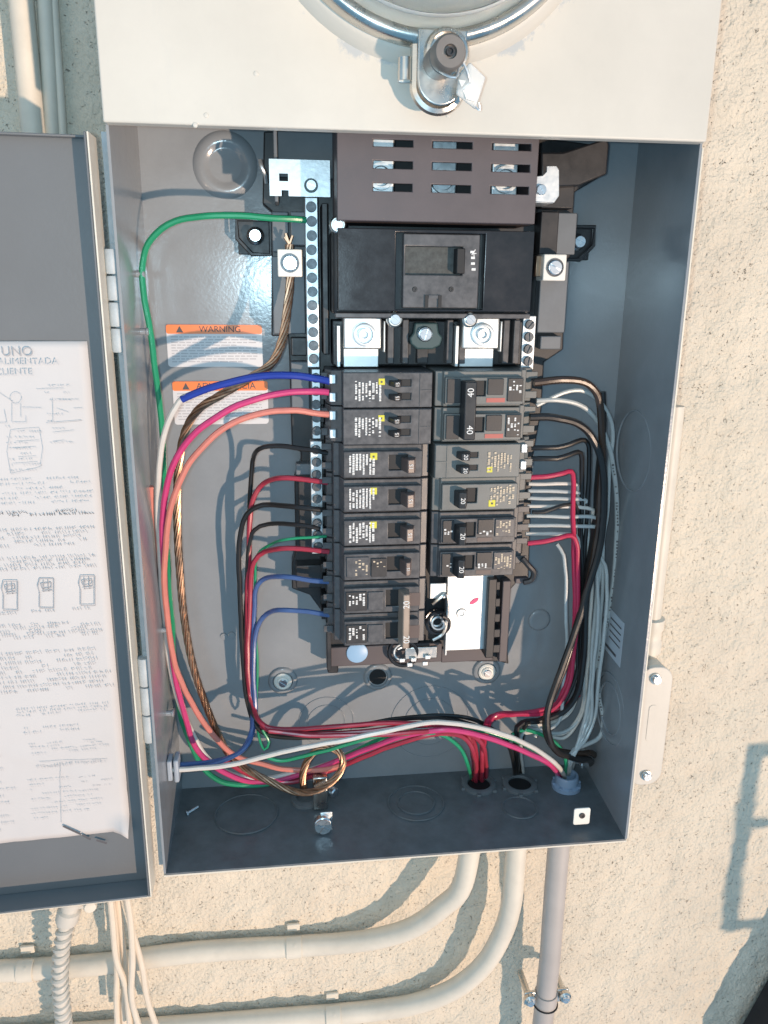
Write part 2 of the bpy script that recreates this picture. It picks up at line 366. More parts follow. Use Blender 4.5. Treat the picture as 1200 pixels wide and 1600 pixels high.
ring_on_floor(385, 1272, .026); ring_on_floor(650, 1255, .024); ring_on_floor(650, 1255, .016); ring_on_floor(812, 1262, .015)
q = at(1018, 1110, -.05)
for r in (.030, .022):
    build('knockout_ring', MB().lathe((XR-.0022, -.048, .085), (-1, 0, 0), [(r, -.0008), (r-.0002, .0005), (r-.0012, .0005), (r-.0014, -.0008)], 48), M['paint'], enc, smooth=50)
build('knockout_ring', MB().lathe((XR-.0022, -.045, .30), (-1, 0, 0), [(.031, -.0008), (.0308, .0005), (.0298, .0005), (.0296, -.0008)], 48), M['paint'], enc, smooth=50)
# studs on the left wall
for px, py, y in ((216, 428, -.045), (222, 518, -.045), (262, 984, -.045), (252, 1115, -.05)):
    z = at(px, py, y).z
    build('wall_stud', MB().lathe((-HW, y, z), (1, 0, 0), [(0, 0), (.0022, 0), (.0022, .0035), (.0028, .004), (.0028, .0055), (0, .0058)], 12), M['paint'], enc)
# hinges (barrels on the left front edge)
def hinge(p0, p1, segs):
    z1 = at(178, p0, -.104).z; z0 = at(238 if p0 > 900 else 185, p1, -.104).z
    for i in range(segs):
        a = z0+(z1-z0)*i/segs; b = z0+(z1-z0)*(i+1)/segs-.0012
        build('hinge_barrel', MB().lathe((-HW-.0052, -D+.006, a), (0, 0, 1), [(0, 0), (.0038, 0), (.0042, .001), (.0042, b-a-.001), (.0038, b-a), (0, b-a)], 14), M['hinge'], enc)
    build('hinge_leaf', MB().box(-HW-.0058, -HW-.0020, -D+.0085, -D+.0098, z0-.002, z1+.002), M['hinge'], enc, .0005)
hinge(385, 552, 4); hinge(1036, 1168, 3)
# screw clips on the floor
def floor_clip(px, py, wd, name='cover_screw_clip'):
    c = at_z(px, py, .0)
    return c
c = at_z(907, 1296, 0)
cl = build('clip_nut', MB().prism(rrect(c.x, .0125, .0135, .0150, .0018), c.y-.0006, c.y+.0006), M['white_plastic'], enc, .0003)
build('clip_hole', MB().lathe((c.x, c.y-.0005, .0135), (0, -1, 0), [(.0024, 0), (.0024, .0009), (.0012, .0009), (.0010, .0003), (0, .0003)], 14), M['black'], cl)
c = at_z(503, 1302, 0)
cl = build('clip_nut', MB().box(c.x-.001, c.x+.0085, c.y+.0026, c.y+.0036, .0005, .017), M['bright'], enc, .0004)
inst('cover_screw', slot_screw(.0072, .0034, .14, phillips=True), cl, (c.x+.001, c.y-.001, .0085), .5)
c = at_z(910, 1192, .004)
build('ground_screw', MB().lathe((c.x, c.y, .001), (0, 0, 1), [(0, 0), (.0035, 0), (.0035, .002), (.0022, .0035), (0, .004)], 14), M['screw'], enc)
# open door, folded back on its hinge
DR = at(150, 213, -.1).x-.0028
tilt = math.radians(3)
def dp(u, out, z):       # u metres left of the hinge edge, out = towards the viewer from the sheet
    return (DR-u*math.cos(tilt)-out*math.sin(tilt)*0, -.0945-u*math.sin(tilt)-out, z)
def dbox(u0, u1, o0, o1, z0, z1, mb=None):
    mb = mb or MB()
    return mb.add([dp(u, o, z) for u in (u0, u1) for o in (o0, o1) for z in (z0, z1)],
        [(0,1,3,2), (4,6,7,5), (0,4,5,1), (2,3,7,6), (0,2,6,4), (1,5,7,3)])
DZ0, DZ1, DWID, LIP = -.0095, .4985, .345, .0180
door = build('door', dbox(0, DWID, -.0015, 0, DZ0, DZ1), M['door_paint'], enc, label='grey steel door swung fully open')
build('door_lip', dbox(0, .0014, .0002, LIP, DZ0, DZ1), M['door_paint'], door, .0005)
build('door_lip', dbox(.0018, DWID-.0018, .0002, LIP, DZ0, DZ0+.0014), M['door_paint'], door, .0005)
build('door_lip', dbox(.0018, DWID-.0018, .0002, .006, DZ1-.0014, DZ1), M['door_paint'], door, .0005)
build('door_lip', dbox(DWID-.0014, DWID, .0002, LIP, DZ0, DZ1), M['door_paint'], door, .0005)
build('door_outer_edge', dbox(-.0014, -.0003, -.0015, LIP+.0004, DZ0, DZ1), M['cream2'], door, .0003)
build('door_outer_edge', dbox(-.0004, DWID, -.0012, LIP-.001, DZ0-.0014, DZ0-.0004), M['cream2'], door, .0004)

# ================================================================== meter section
mc = thing('meter_housing', (0, -.1, .503), 'cream painted steel meter cover above the open panel', 'meter cover')
CY = -.112
COVER = build('cover_plate', MB().box(-.1775, .1752, CY, CY+.010, .5035, .76), M['cream'].copy(), mc, .0012, 3)
c = at(560, 196, CY)
RZ = at(668, 66, CY-.012).z+.089; RX = at(672, 60, CY-.012).x
build('raised_collar', MB().lathe((RX, CY+.001, RZ), (0, -1, 0), [(.100, -.002), (.0985, .002), (.0945, .0085), (.092, .0105), (.088, .0105), (.088, -.002)], 96), M['cream'], mc, smooth=60)
def worn(m, cx, cz):
    t = m.node_tree; p = t.nodes['Principled BSDF']; tc = [n for n in t.nodes if n.type == 'TEX_COORD'][0]
    d = t.nodes.new('ShaderNodeVectorMath'); d.operation = 'DISTANCE'; d.inputs[1].default_value = (cx, -.005, cz); t.links.new(tc.outputs['Object'], d.inputs[0])
    a = t.nodes.new('ShaderNodeMapRange'); a.inputs['From Min'].default_value = .122; a.inputs['From Max'].default_value = .100; t.links.new(d.outputs['Value'], a.inputs['Value'])
    n = t.nodes.new('ShaderNodeTexNoise'); n.inputs['Scale'].default_value = 38; n.inputs['Detail'].default_value = 7; n.inputs['Roughness'].default_value = .7; t.links.new(tc.outputs['Object'], n.inputs['Vector'])
    k = t.nodes.new('ShaderNodeMath'); k.operation = 'MULTIPLY'; t.links.new(a.outputs[0], k.inputs[0]); t.links.new(n.outputs['Fac'], k.inputs[1])
    b = t.nodes.new('ShaderNodeMapRange'); b.inputs['From Min'].default_value = .47; b.inputs['From Max'].default_value = .53; b.inputs['To Max'].default_value = .8; t.links.new(k.outputs[0], b.inputs['Value'])
    # grey runs and scuffs all over, very faint
    n2 = t.nodes.new('ShaderNodeTexNoise'); n2.inputs['Scale'].default_value = 9; n2.inputs['Detail'].default_value = 8; n2.inputs['Roughness'].default_value = .75
    mp = t.nodes.new('ShaderNodeMapping'); mp.inputs['Scale'].default_value = (3, 1, .6); t.links.new(tc.outputs['Object'], mp.inputs[0]); t.links.new(mp.outputs[0], n2.inputs['Vector'])
    b2_ = t.nodes.new('ShaderNodeMapRange'); b2_.inputs['From Min'].default_value = .58; b2_.inputs['From Max'].default_value = .75; b2_.inputs['To Max'].default_value = .16; t.links.new(n2.outputs['Fac'], b2_.inputs['Value'])
    mx = t.nodes.new('ShaderNodeMath'); mx.operation = 'MAXIMUM'; t.links.new(b.outputs[0], mx.inputs[0]); t.links.new(b2_.outputs[0], mx.inputs[1])
    l = p.inputs['Base Color'].links[0].from_socket; mix = t.nodes.new('ShaderNodeMix'); mix.data_type = 'RGBA'; mix.inputs['B'].default_value = (.40, .42, .43, 1)
    t.links.new(mx.outputs[0], mix.inputs['Factor']); t.links.new(l, mix.inputs['A']); t.links.new(mix.outputs['Result'], p.inputs['Base Color'])
worn(COVER.data.materials[0], RX-WORLD[COVER].x, RZ-WORLD[COVER].z)
for i, (px, py) in enumerate(((400, 115), (322, 180), (305, 195), (700, 180))):
    q = at(px, py, CY); build('paint_blister', MB().lathe((q.x, CY+.0003, q.z), (0, -1, 0), [(.0016, 0), (.0012, .0007), (0, .001)], 10), M['cream'], mc)
ring = thing('meter_ring', (RX, CY, RZ-.09), 'worn stainless clamp ring round the meter with its latch', 'clamp ring')
build('ring_band', MB().lathe((RX, CY-.007, RZ), (0, -1, 0), [(.0875, 0), (.0915, 0), (.0925, .004), (.0915, .011), (.089, .0135), (.086, .0135), (.0845, .012), (.0845, .010), (.087, .009), (.0875, 0)], 120), M['worn_steel'], ring, smooth=50)
# latch: ends of band flare down, plate with round bottom
LX = at(690, 110, CY-.022).x; zt = at(690, 46, CY-.022).z; zb = at(672, 168, CY-.018).z
pl = [(LX-.0135, zt), (LX-.0135, zb+.014)] + [(LX+.0155*0-.0005+.013*math.cos(math.radians(180+180*i/12)), zb+.013+.013*math.sin(math.radians(180+180*i/12))) for i in range(1, 12)] + [(LX+.0125, zb+.014), (LX+.0135, zt)]
build('latch_plate', MB().prism(pl, CY-.0235, CY-.0215), M['worn_steel'], ring, .0009, 3)
rim = [(LX-.013, zt)] + [(LX-.0130, zb+.014)] + [(LX-.0005+.0128*math.cos(math.radians(180+180*i/12)), zb+.0125+.0128*math.sin(math.radians(180+180*i/12))) for i in range(1, 12)] + [(LX+.0123, zb+.016)]
build('latch_side', MB().tube(spline([(x, CY-.014, z) for x, z in rim], .003), .0032, 8), M['worn_steel'], ring)
build('latch_cup', MB().lathe((LX+.002, CY-.023, zb+.026), (0, -1, 0), [(.0125, -.002), (.0122, .002), (.0112, .0035), (.0095, .004), (.009, .001), (0, .001)], 32), M['worn_steel'], ring)
build('hinge_roll', MB().cyl((LX-.0185, CY-.012, zb+.014), (LX-.0185, CY-.012, zt-.012), .0042, n=14), M['worn_steel'], ring)
build('hinge_tab', MB().box(LX-.0225, LX-.0142, CY-.0125, CY-.011, zb+.013, zt-.014), M['worn_steel'], ring, .0005)
lk = thing('barrel_lock', (LX+.004, CY-.04, zb+.026), 'grey barrel lock pushed through the meter ring latch', 'lock')
lc = at(704, 80, CY-.050); lb = at(684, 100, CY-.022)
ax = Vector((lc.x-lb.x, lc.y-lb.y, lc.z-lb.z)); Ln = ax.length
build('barrel', MB().lathe(lb, ax, [(0, 0), (.0084, 0), (.0084, Ln*.55), (.0078, Ln*.57), (.0078, Ln*.62), (.0086, Ln*.64), (.0086, Ln*.94), (.0075, Ln), (.0035, Ln), (.003, Ln-.002), (0, Ln-.002)], 32), M['lock'], lk)
build('key_hole', MB().lathe(lc, ax, [(.0022, -.002), (.0022, .0004), (.0014, .0004), (.0012, -.0008), (0, -.0008)], 14), M['black'], lk)
sg = thing('meter_seal', (LX+.02, CY-.03, zb+.01), 'crumpled clear plastic seal tag wired to the barrel lock', 'seal')
def seal():
    a = [at(715, 122, CY-.030), at(733, 98, CY-.034), at(758, 122, CY-.031), at(742, 172, CY-.028), at(712, 148, CY-.031)]
    mb = MB(); th = Vector((0, -.0022, 0))
    n = len(a); c = sum(a, Vector())/n+Vector((0, -.003, 0))
    mb.add([c]+a+[c+th]+[q+th for q in a], [(0, 1+i, 1+(i+1) % n) for i in range(n)]+[(n+1, n+2+(i+1) % n, n+2+i) for i in range(n)]+[(1+i, n+2+i, n+2+(i+1) % n, 1+(i+1) % n) for i in range(n)])
    build('tag_body', mb, M['clear'], sg, .0008)
    f = [at(716, 125, CY-.033), at(736, 128, CY-.034), at(744, 160, CY-.032), at(728, 155, CY-.033)]
    mb = MB(); mb.add(f+[q+Vector((0, -.001, 0)) for q in f], [(0,1,2,3), (7,6,5,4), (0,4,5,1), (1,5,6,2), (2,6,7,3), (3,7,4,0)])
    build('tag_insert', mb, M['white_plastic'], sg)
    build('seal_wire', MB().tube(spline([at(686, 110, CY-.040), at(697, 117, CY-.046), at(712, 121, CY-.048), at(717, 106, CY-.043), at(722, 96, CY-.036), at(730, 112, CY-.036), at(735, 130, CY-.035)], .002), .0007, 6), M['steel'], sg)
    build('seal_wire', MB().tube(spline([at(738, 160, CY-.031), at(744, 168, CY-.030), at(750, 172, CY-.030), at(748, 160, CY-.031)], .002), .0006, 6), M['steel'], sg)
seal()
mt = thing('electric_meter', (RX, CY-.02, RZ), 'glass domed electric meter at the top edge', 'meter')
build('glass_cover', MB().lathe((RX, CY-.010, RZ), (0, -1, 0), [(.0840, -.002), (.0842, .006), (.0815, .012), (.0785, .016), (.0770, .060), (.0745, .068), (.066, .072), (0, .0735)], 96), M['glass'], mt, smooth=60)
build('glass_bead', MB().lathe((RX, CY-.010, RZ), (0, -1, 0), [(.0800, .0150), (.0812, .0172), (.0800, .0194), (.0790, .0172), (.0800, .0150)], 96), M['clear'], mt, smooth=80)
build('meter_base', MB().lathe((RX, CY-.006, RZ), (0, -1, 0), [(0, 0), (.083, 0), (.083, .006), (.074, .009), (.073, .030), (0, .030)], 64), M['white_plastic'], mt)

# ================================================================== black interior frame
it = thing('breaker_mounting_frame', (.019, -.015, .12), 'black plastic interior frame that carries breakers and bars', 'frame')
BP = -.022
left = [(412, 205), (410, 318), (424, 330), (424, 398), (424, 525), (450, 525), (452, 562), (456, 702), (470, 706), (470, 722), (460, 748), (462, 862), (456, 880), (456, 920), (484, 930), (500, 952), (512, 962), (512, 1052), (528, 1052), (529, 1036),
        (640, 1034), (780, 1034), (795, 1038), (786, 935), (812, 905), (826, 905), (832, 720), (846, 640), (850, 566), (880, 546), (884, 408), (892, 400), (898, 300), (946, 272), (950, 228), (842, 215), (842, 200)]
build('base_pan', MB().prism([xz(px, py, BP) for px, py in left], BP, -.006), M['black'], it, .001)
def fbox(px0, py0, px1, py1, y0, y1, m, name, par=it, bev=.0008):
    a = at(px0, py0, min(y0, y1)); b = at(px1, py1, min(y0, y1))
    return build(name, MB().box(a.x, b.x, y0, y1, a.z, b.z), m, par, bev)
fbox(424, 400, 478, 522, BP-.0004, BP-.007, M['greyplastic'], 'side_rail')
fbox(454, 527, 480, 556, BP-.0004, BP-.009, M['black'], 'side_rail')
fbox(454, 565, 484, 640, BP-.0004, BP-.012, M['greyplastic'], 'side_rail')
fbox(462, 725, 490, 742, BP-.0004, BP-.010, M['greyplastic'], 'side_rail')
fbox(466, 752, 488, 860, BP-.0004, BP-.014, M['black'], 'side_rail')
fbox(462, 884, 505, 918, BP-.0004, BP-.014, M['black'], 'side_rail')
fbox(424, 330, 452, 394, BP-.0004, BP-.010, M['greyplastic'], 'side_rail')
fbox(453, 330, 478, 384, BP-.0004, BP-.016, M['greyplastic'], 'side_rail')
fbox(846, 408, 882, 520, BP-.0004, BP-.010, M['greyplastic'], 'side_rail')
fbox(845, 525, 876, 546, BP-.0004, BP-.008, M['greyplastic'], 'side_rail')
fbox(846, 330, 870, 398, BP-.0004, BP-.014, M['black'], 'side_rail')
fbox(872, 332, 898, 398, BP-.0004, BP-.009, M['greyplastic'], 'side_rail')
fbox(848, 285, 896, 326, BP-.0004, BP-.012, M['black'], 'side_rail')
# long inner rail between left terminal bar and breakers
a = at(500, 310, -.045); b = at(515, 1040, -.04)
build('inner_rail', MB().box(-.0545, -.0505, BP-.0004, -.048, .372, .47), M['black'], it, .0006)
build('inner_rail', MB().box(-.0535, -.0500, BP-.0004, -.036, .125, .36), M['black'], it, .0006)
for i in range(15):
    z = .352-.0127*i
    build('rail_notch', MB().box(-.0575, -.0538, BP-.0004, -.040, z-.0035, z+.0035), M['black'], it, .0005)
# right rail with teeth, seen below the last right breaker
for px, py in ((772, 912), (772, 938), (772, 962), (772, 986), (772, 1010)):
    c = at(px, py, -.034); build('rail_notch', MB().box(c.x-.0045, c.x+.0045, BP-.0004, -.036, c.z-.0048, c.z+.0022), M['black'], it, .0005)
fbox(764, 905, 771, 1028, BP-.0004, -.040, M['black'], 'inner_rail')
fbox(786, 908, 792, 1034, BP-.0004, -.030, M['brown'], 'inner_rail')
# flared wing at the upper right and duct at the upper left
build('wing', MB().prism([xz(*q, -.045) for q in ((846, 238), (880, 238), (948, 216), (952, 226), (948, 272), (905, 290), (846, 292))], -.045, BP-.0004), M['black'], it, .0012)
build('upper_duct', MB().box(-.083, -.036, -.028, BP-.0004, .487, .530), M['greyplastic'], it, .001)
build('upper_duct', MB().box(-.085, -.0825, -.050, BP-.0004, .470, .530), M['greyplastic'], it, .0006)
build('upper_duct', MB().box(-.082, -.05, -.034, -.0285, .483, .487), M['dark'], it, .0004)
# mounting ears
for (px, py, s) in ((396, 369, 1), (912, 379, -1)):
    c = at(px, py, -.024); h = .0115
    poly = [(c.x-h, c.z-h), (c.x+h, c.z-h), (c.x+h, c.z+h), (c.x-h, c.z+h)]
    poly = [(c.x-s*h, c.z+h), (c.x+s*h, c.z+h), (c.x+s*h, c.z-h), (c.x-s*h*.15, c.z-h), (c.x-s*h, c.z-h*.1)]
    e = build('mounting_ear', MB().prism(poly, -.010, -.006), M['black'], it, .0008)
    rim = spline([Vector((x, -.014, z)) for x, z in poly], .02, True)
    build('ear_rim', MB().tube([(x, -.013, z) for x, z in poly], .0016, 6, True), M['black'], e, smooth=0)
    build('ear_back', MB().box(c.x-h, c.x+h, -.0055, -.001, c.z-h, c.z+h), M['black'], e, .0006)
    b = build('screw_washer', MB().lathe((c.x+s*.001, -.0102, c.z+.0008), (0, -1, 0), [(0, 0), (.0062, 0), (.0062, .002), (.0045, .0035), (.0042, .007), (0, .0075)], 20), M['screw'], e)
    inst('ear_screw', SCR_M, b, (c.x+s*.001, -.0185, c.z+.0008), .4)
# bus plate, springs and lower parts
bus = thing('bus_plate', (.07, -.03, .14), 'bare silver bus plate with a pink mark under the right breakers', 'bus plate')
a = at(700, 905, -.034); b = at(766, 1014, -.034)
build('plate', MB().box(a.x, b.x, -.034, -.0325, b.z, a.z+.012), M['bright'], bus, .0005)
build('plate_fold', MB().box(a.x-.0016, a.x-.0002, -.040, -.0325, b.z-.001, a.z+.012), M['bright'], bus, .0003)
c = at(721, 958, -.034); build('plate_rivet', MB().lathe((c.x, -.0341, c.z), (0, -1, 0), [(.0042, 0), (.0036, .0012), (.002, .0012), (.0015, .0003), (0, .0003)], 18), M['steel'], bus)
c = at(741, 939, -.034); pk = [(c.x+.0042*math.cos(t)*.82-.0017*math.sin(t)*.57, c.z+.0042*math.cos(t)*.57+.0017*math.sin(t)*.82) for t in [2*math.pi*k/14 for k in range(14)]]
build('pink_mark', MB().prism(pk, -.0344, -.0341), M['pink_mark'], bus)
sp = thing('bus_spring', (.04, -.035, .15), 'coiled steel clip beside the lowest left breakers', 'spring clip')
def coil(px, py, r, turns, y0, y1, wr, a0=0):
    c = at(px, py, (y0+y1)/2)
    return MB().tube([(c.x+r*math.cos(a0+2*math.pi*turns*i/60), y0+(y1-y0)*i/60, c.z+r*math.sin(a0+2*math.pi*turns*i/60)) for i in range(61)], wr, 7)
build('coil', coil(683, 972, .0085, 2.2, -.030, -.045, .0015), M['gloss'], sp)
build('coil', coil(683, 972, .0045, 2.0, -.034, -.046, .0010, 1), M['steel'], sp)
a = at(672, 912, -.045); b = at(697, 935, -.045)
build('bent_tab', MB().box(a.x, b.x, -.045, -.0436, b.z, a.z), M['bright'], sp, .0005)
build('tab_hook', MB().tube(spline([at(676, 944, -.046), at(686, 936, -.047), at(697, 928, -.046), at(700, 945, -.045), at(698, 970, -.044), at(692, 990, -.044), at(676, 1000, -.045)], .002), .0013, 7), M['worn_steel'], sp)
sp2 = thing('contact_clip', (.02, -.03, .125), 'round toothed steel contact below the lowest left breaker', 'contact clip')
build('coil', coil(630, 1020, .011, .8, -.030, -.036, .0017, 2.4), M['gloss'], sp2)
build('coil', coil(628, 1020, .006, 1.2, -.030, -.036, .0011, 1), M['steel'], sp2)
c = at(660, 1022, -.036); build('contact_bar', MB().box(c.x-.014, c.x+.012, -.036, -.033, c.z-.004, c.z+.006), M['worn_steel'], sp2, .0006)
for px, py in ((628, 1031), (646, 1030), (668, 1026), (640, 1038), (664, 1036)):
    c = at(px, py, -.037); build('tooth', MB().box(c.x-.0022, c.x+.0022, -.0385, -.0365, c.z-.0016, c.z+.0016), M['bright'], sp2, .0004)
c = at(558, 1016, -.026)
build('blue_disc', MB().lathe((c.x, BP-.0042, c.z-.002), (0, -1, 0), [(.0085, -.001), (.0085, .0008), (.0078, .0012), (0, .0012)], 30), M['disc'], it)
fbox(516, 1012, 690, 1034, BP-.0003, BP-.004, M['brown'], 'bottom_apron')
fbox(690, 1014, 770, 1032, BP-.0003, BP-.003, M['brown'], 'bottom_apron')

# ================================================================== terminal bars
def terminal_bar(name, x, ztop, zbot, n, label, m, wd=.0085, y=-.047, dead=None):
    t = thing(name, (x, y, zbot), label, 'terminal bar', 'terminal bars')
    build('bar', MB().box(x-wd/2, x+wd/2, y, y+.010, zbot, ztop), m, t, .0005)
    for i in range(n):
        z = ztop-.006-(ztop-zbot-.012)*i/(n-1)
        inst('terminal_screw', SCR_T, t, (x+random.uniform(-.0003, .0003), y-.0008, z), random.uniform(0, 3))
    return t
tb1 = terminal_bar('terminal_bar', -.0612, .4735, .363, 12, 'bright upper terminal bar left of the main breaker', M['alu'])
tb2 = terminal_bar('terminal_bar', -.0595, .3615, .312, 5, 'short terminal bar behind the blue and pink wires', M['alu'], .006, -.043)
tb3 = terminal_bar('terminal_bar', -.0600, .3105, .2255, 9, 'dull lower terminal bar left of the single breakers', M['steel'], .0085, -.044)
tb4 = terminal_bar('terminal_bar', .0920, .3985, .361, 4, 'short terminal bar right of the lugs with four screws', M['alu'], .0095, -.045)
tb5 = terminal_bar('terminal_bar', .0925, .312, .222, 9, 'terminal bar under the right breakers taking the grey white wires', M['steel'], .0085, -.040)

# white lugs with slotted screws
for (px, py, lab) in ((453, 411, 'cream square lug holding the bare copper conductor'), (867, 418, 'empty cream square lug right of the main breaker')):
    c = at(px, py, -.050); t = thing('ground_lug', (c.x, -.05, c.z-.008), lab, 'lug', 'square lugs')
    build('lug_block', MB().box(c.x-.0082, c.x+.0082, -.050, -.034, c.z-.0088, c.z+.0088), M['white_plastic'], t, .0008)
    build('screw_well', MB().lathe((c.x, -.0501, c.z), (0, -1, 0), [(.0062, -.001), (.0062, .0005), (.0056, .0005), (.0056, .0001), (0, .0001)], 24), M['screw_dark'], t)
    inst('lug_screw', SCR_SLOT, t, (c.x, -.0508, c.z), .5).scale = (.92, 1, .92)
c = at(853, 418, -.048)
build('lug_arm', MB().box(c.x-.006, c.x+.002, -.044, -.040, c.z-.006, c.z+.008), M['copper'], t, .0005)
# silver brackets at the top
br = thing('steel_bracket', (-.066, -.055, .475), 'silver bracket above the left terminal bar', 'bracket')
a = at(420, 248, -.055); b = at(516, 308, -.055)
hz = [(at(436, 270, -.055).x, at(450, 270, -.055).x, at(440, 283, -.055).z, at(440, 271, -.055).z), (at(440, 300, -.055).x, at(451, 300, -.055).x, b.z, at(440, 297, -.055).z)]
build('bracket_plate', MB().holed((a.x, b.x), (b.z, a.z), hz, -.055, -.0535), M['steel'], br)
build('bracket_flange', MB().box(a.x+.0002, b.x-.0002, -.0533, -.030, a.z-.0014, a.z-.0002), M['steel'], br, .0004)
c = at(486, 290, -.055); bs = build('bracket_boss', MB().lathe((c.x, -.0551, c.z), (0, -1, 0), [(.0045, 0), (.0042, .002), (.0030, .002), (.0026, .0008), (0, .0008)], 20), M['teal'], br)
inst('bracket_screw', SCR_S, bs, (c.x, -.0562, c.z), .3)
br2 = thing('steel_bracket', (.09, -.055, .47), 'silver hooked bracket at the right edge of the brown shroud', 'bracket')
build('bracket_plate', MB().prism([xz(*q, -.066) for q in ((832, 276), (848, 274), (854, 268), (854, 259), (870, 259), (874, 266), (874, 306), (866, 317), (832, 315))], -.066, -.0645), M['steel'], br2, .0004)
build('bracket_foot', MB().box(at(834, 316, -.066).x, at(866, 316, -.066).x, -.0642, -.040, at(850, 317, -.066).z, at(850, 315, -.066).z), M['steel'], br2, .0003)
c = at(845, 297, -.066); inst('bracket_screw', SCR_S, br2, (c.x, -.067, c.z), .9)
# loop of cable tie/clip beside left bracket
build('clip_pin', MB().tube(spline([at(406, 250, -.05), at(409, 262, -.052), at(414, 272, -.05), at(416, 285, -.045)], .002), .0013, 7), M['steel'], br)

# ================================================================== brown shroud and line lugs
sh = thing('line_shroud', (.015, -.09, .455), 'brown plastic shroud with nine slots above the main breaker', 'shroud')
SY = -.090
sx0, sx1 = -.0470, .0778; sz0, sz1 = .4565, .545
cols = [(583, 645), (675, 737), (768, 828)]; rows = [(217, 230), (250, 264), (285, 299)]
holes = []
for ci, (a0, a1) in enumerate(cols):
    for ri, (r0, r1) in enumerate(rows):
        dyy = (0, 3, 6)[ci]
        A = at(a0, r0+dyy, SY); B = at(a1, r1+dyy, SY); holes.append((A.x, B.x, B.z, A.z))
# regularise slot columns/rows in world space
hx = [(sum(h[0] for h in holes[3*k:3*k+3])/3, sum(h[1] for h in holes[3*k:3*k+3])/3) for k in range(3)]
hzr = [(sum(holes[3*k+r][2] for k in range(3))/3, sum(holes[3*k+r][3] for k in range(3))/3) for r in range(3)]
holes = [(x0, x1, z0, z1) for x0, x1 in hx for z0, z1 in hzr]
build('front_plate', MB().holed((sx0, sx1), (sz0, sz1), holes, SY, SY+.0025), M['brown'], sh, .0005)
build('side_plate', MB().box(sx0, sx0+.0025, SY+.0027, -.045, sz0, sz1), M['brown'], sh, .0005)
build('side_plate', MB().box(sx1-.0025, sx1, SY+.0027, -.045, sz0, sz1), M['brown'], sh, .0005)
build('bottom_plate', MB().box(sx0+.0027, sx1-.0027, SY+.0027, -.045, sz0, sz0+.0025), M['brown'], sh, .0005)
build('inner_back', MB().box(sx0+.003, sx1-.003, -.052, -.048, sz0+.003, sz1), M['dark'], sh)
for k, x in enumerate((hx[0][0]+.006, hx[1][0]+.012, hx[2][0]+.012)):
    lg = thing('line_lug', (x, -.06, .46), ('silver line lug behind the left slots of the brown shroud', 'silver line lug behind the middle slots of the brown shroud', 'silver line lug with round screw behind the right slots of the shroud')[k], 'lug', 'line lugs behind the shroud')
    build('lug_block', MB().box(x-.0085, x+.0085, -.078 if k != 1 else -.066, -.055, sz0+.012, sz1-.012), M['alu'] if k != 1 else M['steel'], lg, .001)
    build('set_screw', MB().lathe((x, -.0782 if k != 1 else -.0662, (hzr[1][0]+hzr[2][1])/2+.001), (0, -1, 0), [(.0082, 0), (.0080, .003), (.0060, .003), (.0055, .0005), (0, .0005)], 28), M['steel'], lg)

# ================================================================== main breaker
mb_ = thing('main_breaker', (.017, -.07, .398), 'large black main breaker with a recessed centre handle', 'breaker')
MY = -.084
mx0, mx1, mz0, mz1 = -.0490, .0825, .3995, .4530
px0, px1 = at(618, 420, MY).x, at(757, 420, MY).x
zlow = at(690, 484, MY).z
build('case', MB().holed((mx0+.0025, mx1-.0025), (mz0+.003, mz1-.0005), [(px0, px1, zlow, mz1-.0025)], MY, -.058), M['gloss'], mb_, .0012, 3)
build('base', MB().box(mx0, mx1, -.0745, -.034, mz0, mz1), M['black'], mb_, .0025, 3)
build('bottom_ledge', MB().box(mx0+.001, mx1-.001, -.080, -.0748, mz0-.0016, mz0+.0016), M['breaker'], mb_, .0006)
ix0, ix1 = at(629, 420, MY+.004).x, at(747, 420, MY+.004).x
hz0, hz1 = at(690, 430, MY).z, at(690, 385, MY).z; hx0, hx1 = at(634, 400, MY).x, at(724, 400, MY).x
build('face_panel', MB().holed((ix0, ix1), (zlow+.001, mz1-.003), [(hx0, hx1, hz0, hz1)], -.0825, -.0765), M['breaker'], mb_, .0006)
build('window', MB().box(hx0+.0003, hx1-.0003, -.0788, -.0765, hz0+.0003, hz1-.0003), mat('scuffed_window', (.045, .05, .048), .55, var=.5, vscale=300), mb_)
ha, hb = at(711, 408, MY).x, at(728, 408, MY).x
build('handle', MB().prism([(ha, -.078), (ha+.0006, -.0865), (hb-.0012, -.0865), (hb, -.078)], hz0+.001, hz1-.001, 'z'), M['dark'], mb_, .0006)
for k, (pp, qq) in enumerate(((738, 394), (739, 403), (739, 412), (740, 421))):
    c = at(pp, qq, -.0825); build('print_mark', MB().box(c.x-.0014, c.x+.0012, -.0829, -.0826, c.z-.0007, c.z+.0008), M['print'], mb_)
c = at(741, 396, -.0825); text('print_glyph', 'k', M['print'], mb_, (c.x, -.0828, c.z), .006, .6)
for pp in (665, 690): pass
a, b = at(664, 474, MY), at(690, 474, MY)
build('slot_mark', MB().box(a.x, a.x+.0022, -.0838, -.0827, zlow+.0012, zlow+.009), M['dark'], mb_)
build('slot_mark', MB().box(b.x-.0022, b.x, -.0838, -.0827, zlow+.0012, zlow+.009), M['dark'], mb_)
build('slot_mark', MB().box(a.x+.0024, b.x-.0024, -.0838, -.0827, zlow+.007, zlow+.009), M['breaker'], mb_)
for pp, qq in ((648, 452), (705, 452)):
    c = at(pp, qq, -.0825); build('dimple', MB().lathe((c.x, -.0826, c.z), (0, -1, 0), [(.0017, 0), (.0014, .0006), (.0008, .0006), (.0006, .0001), (0, .0001)], 12), M['black'], mb_)
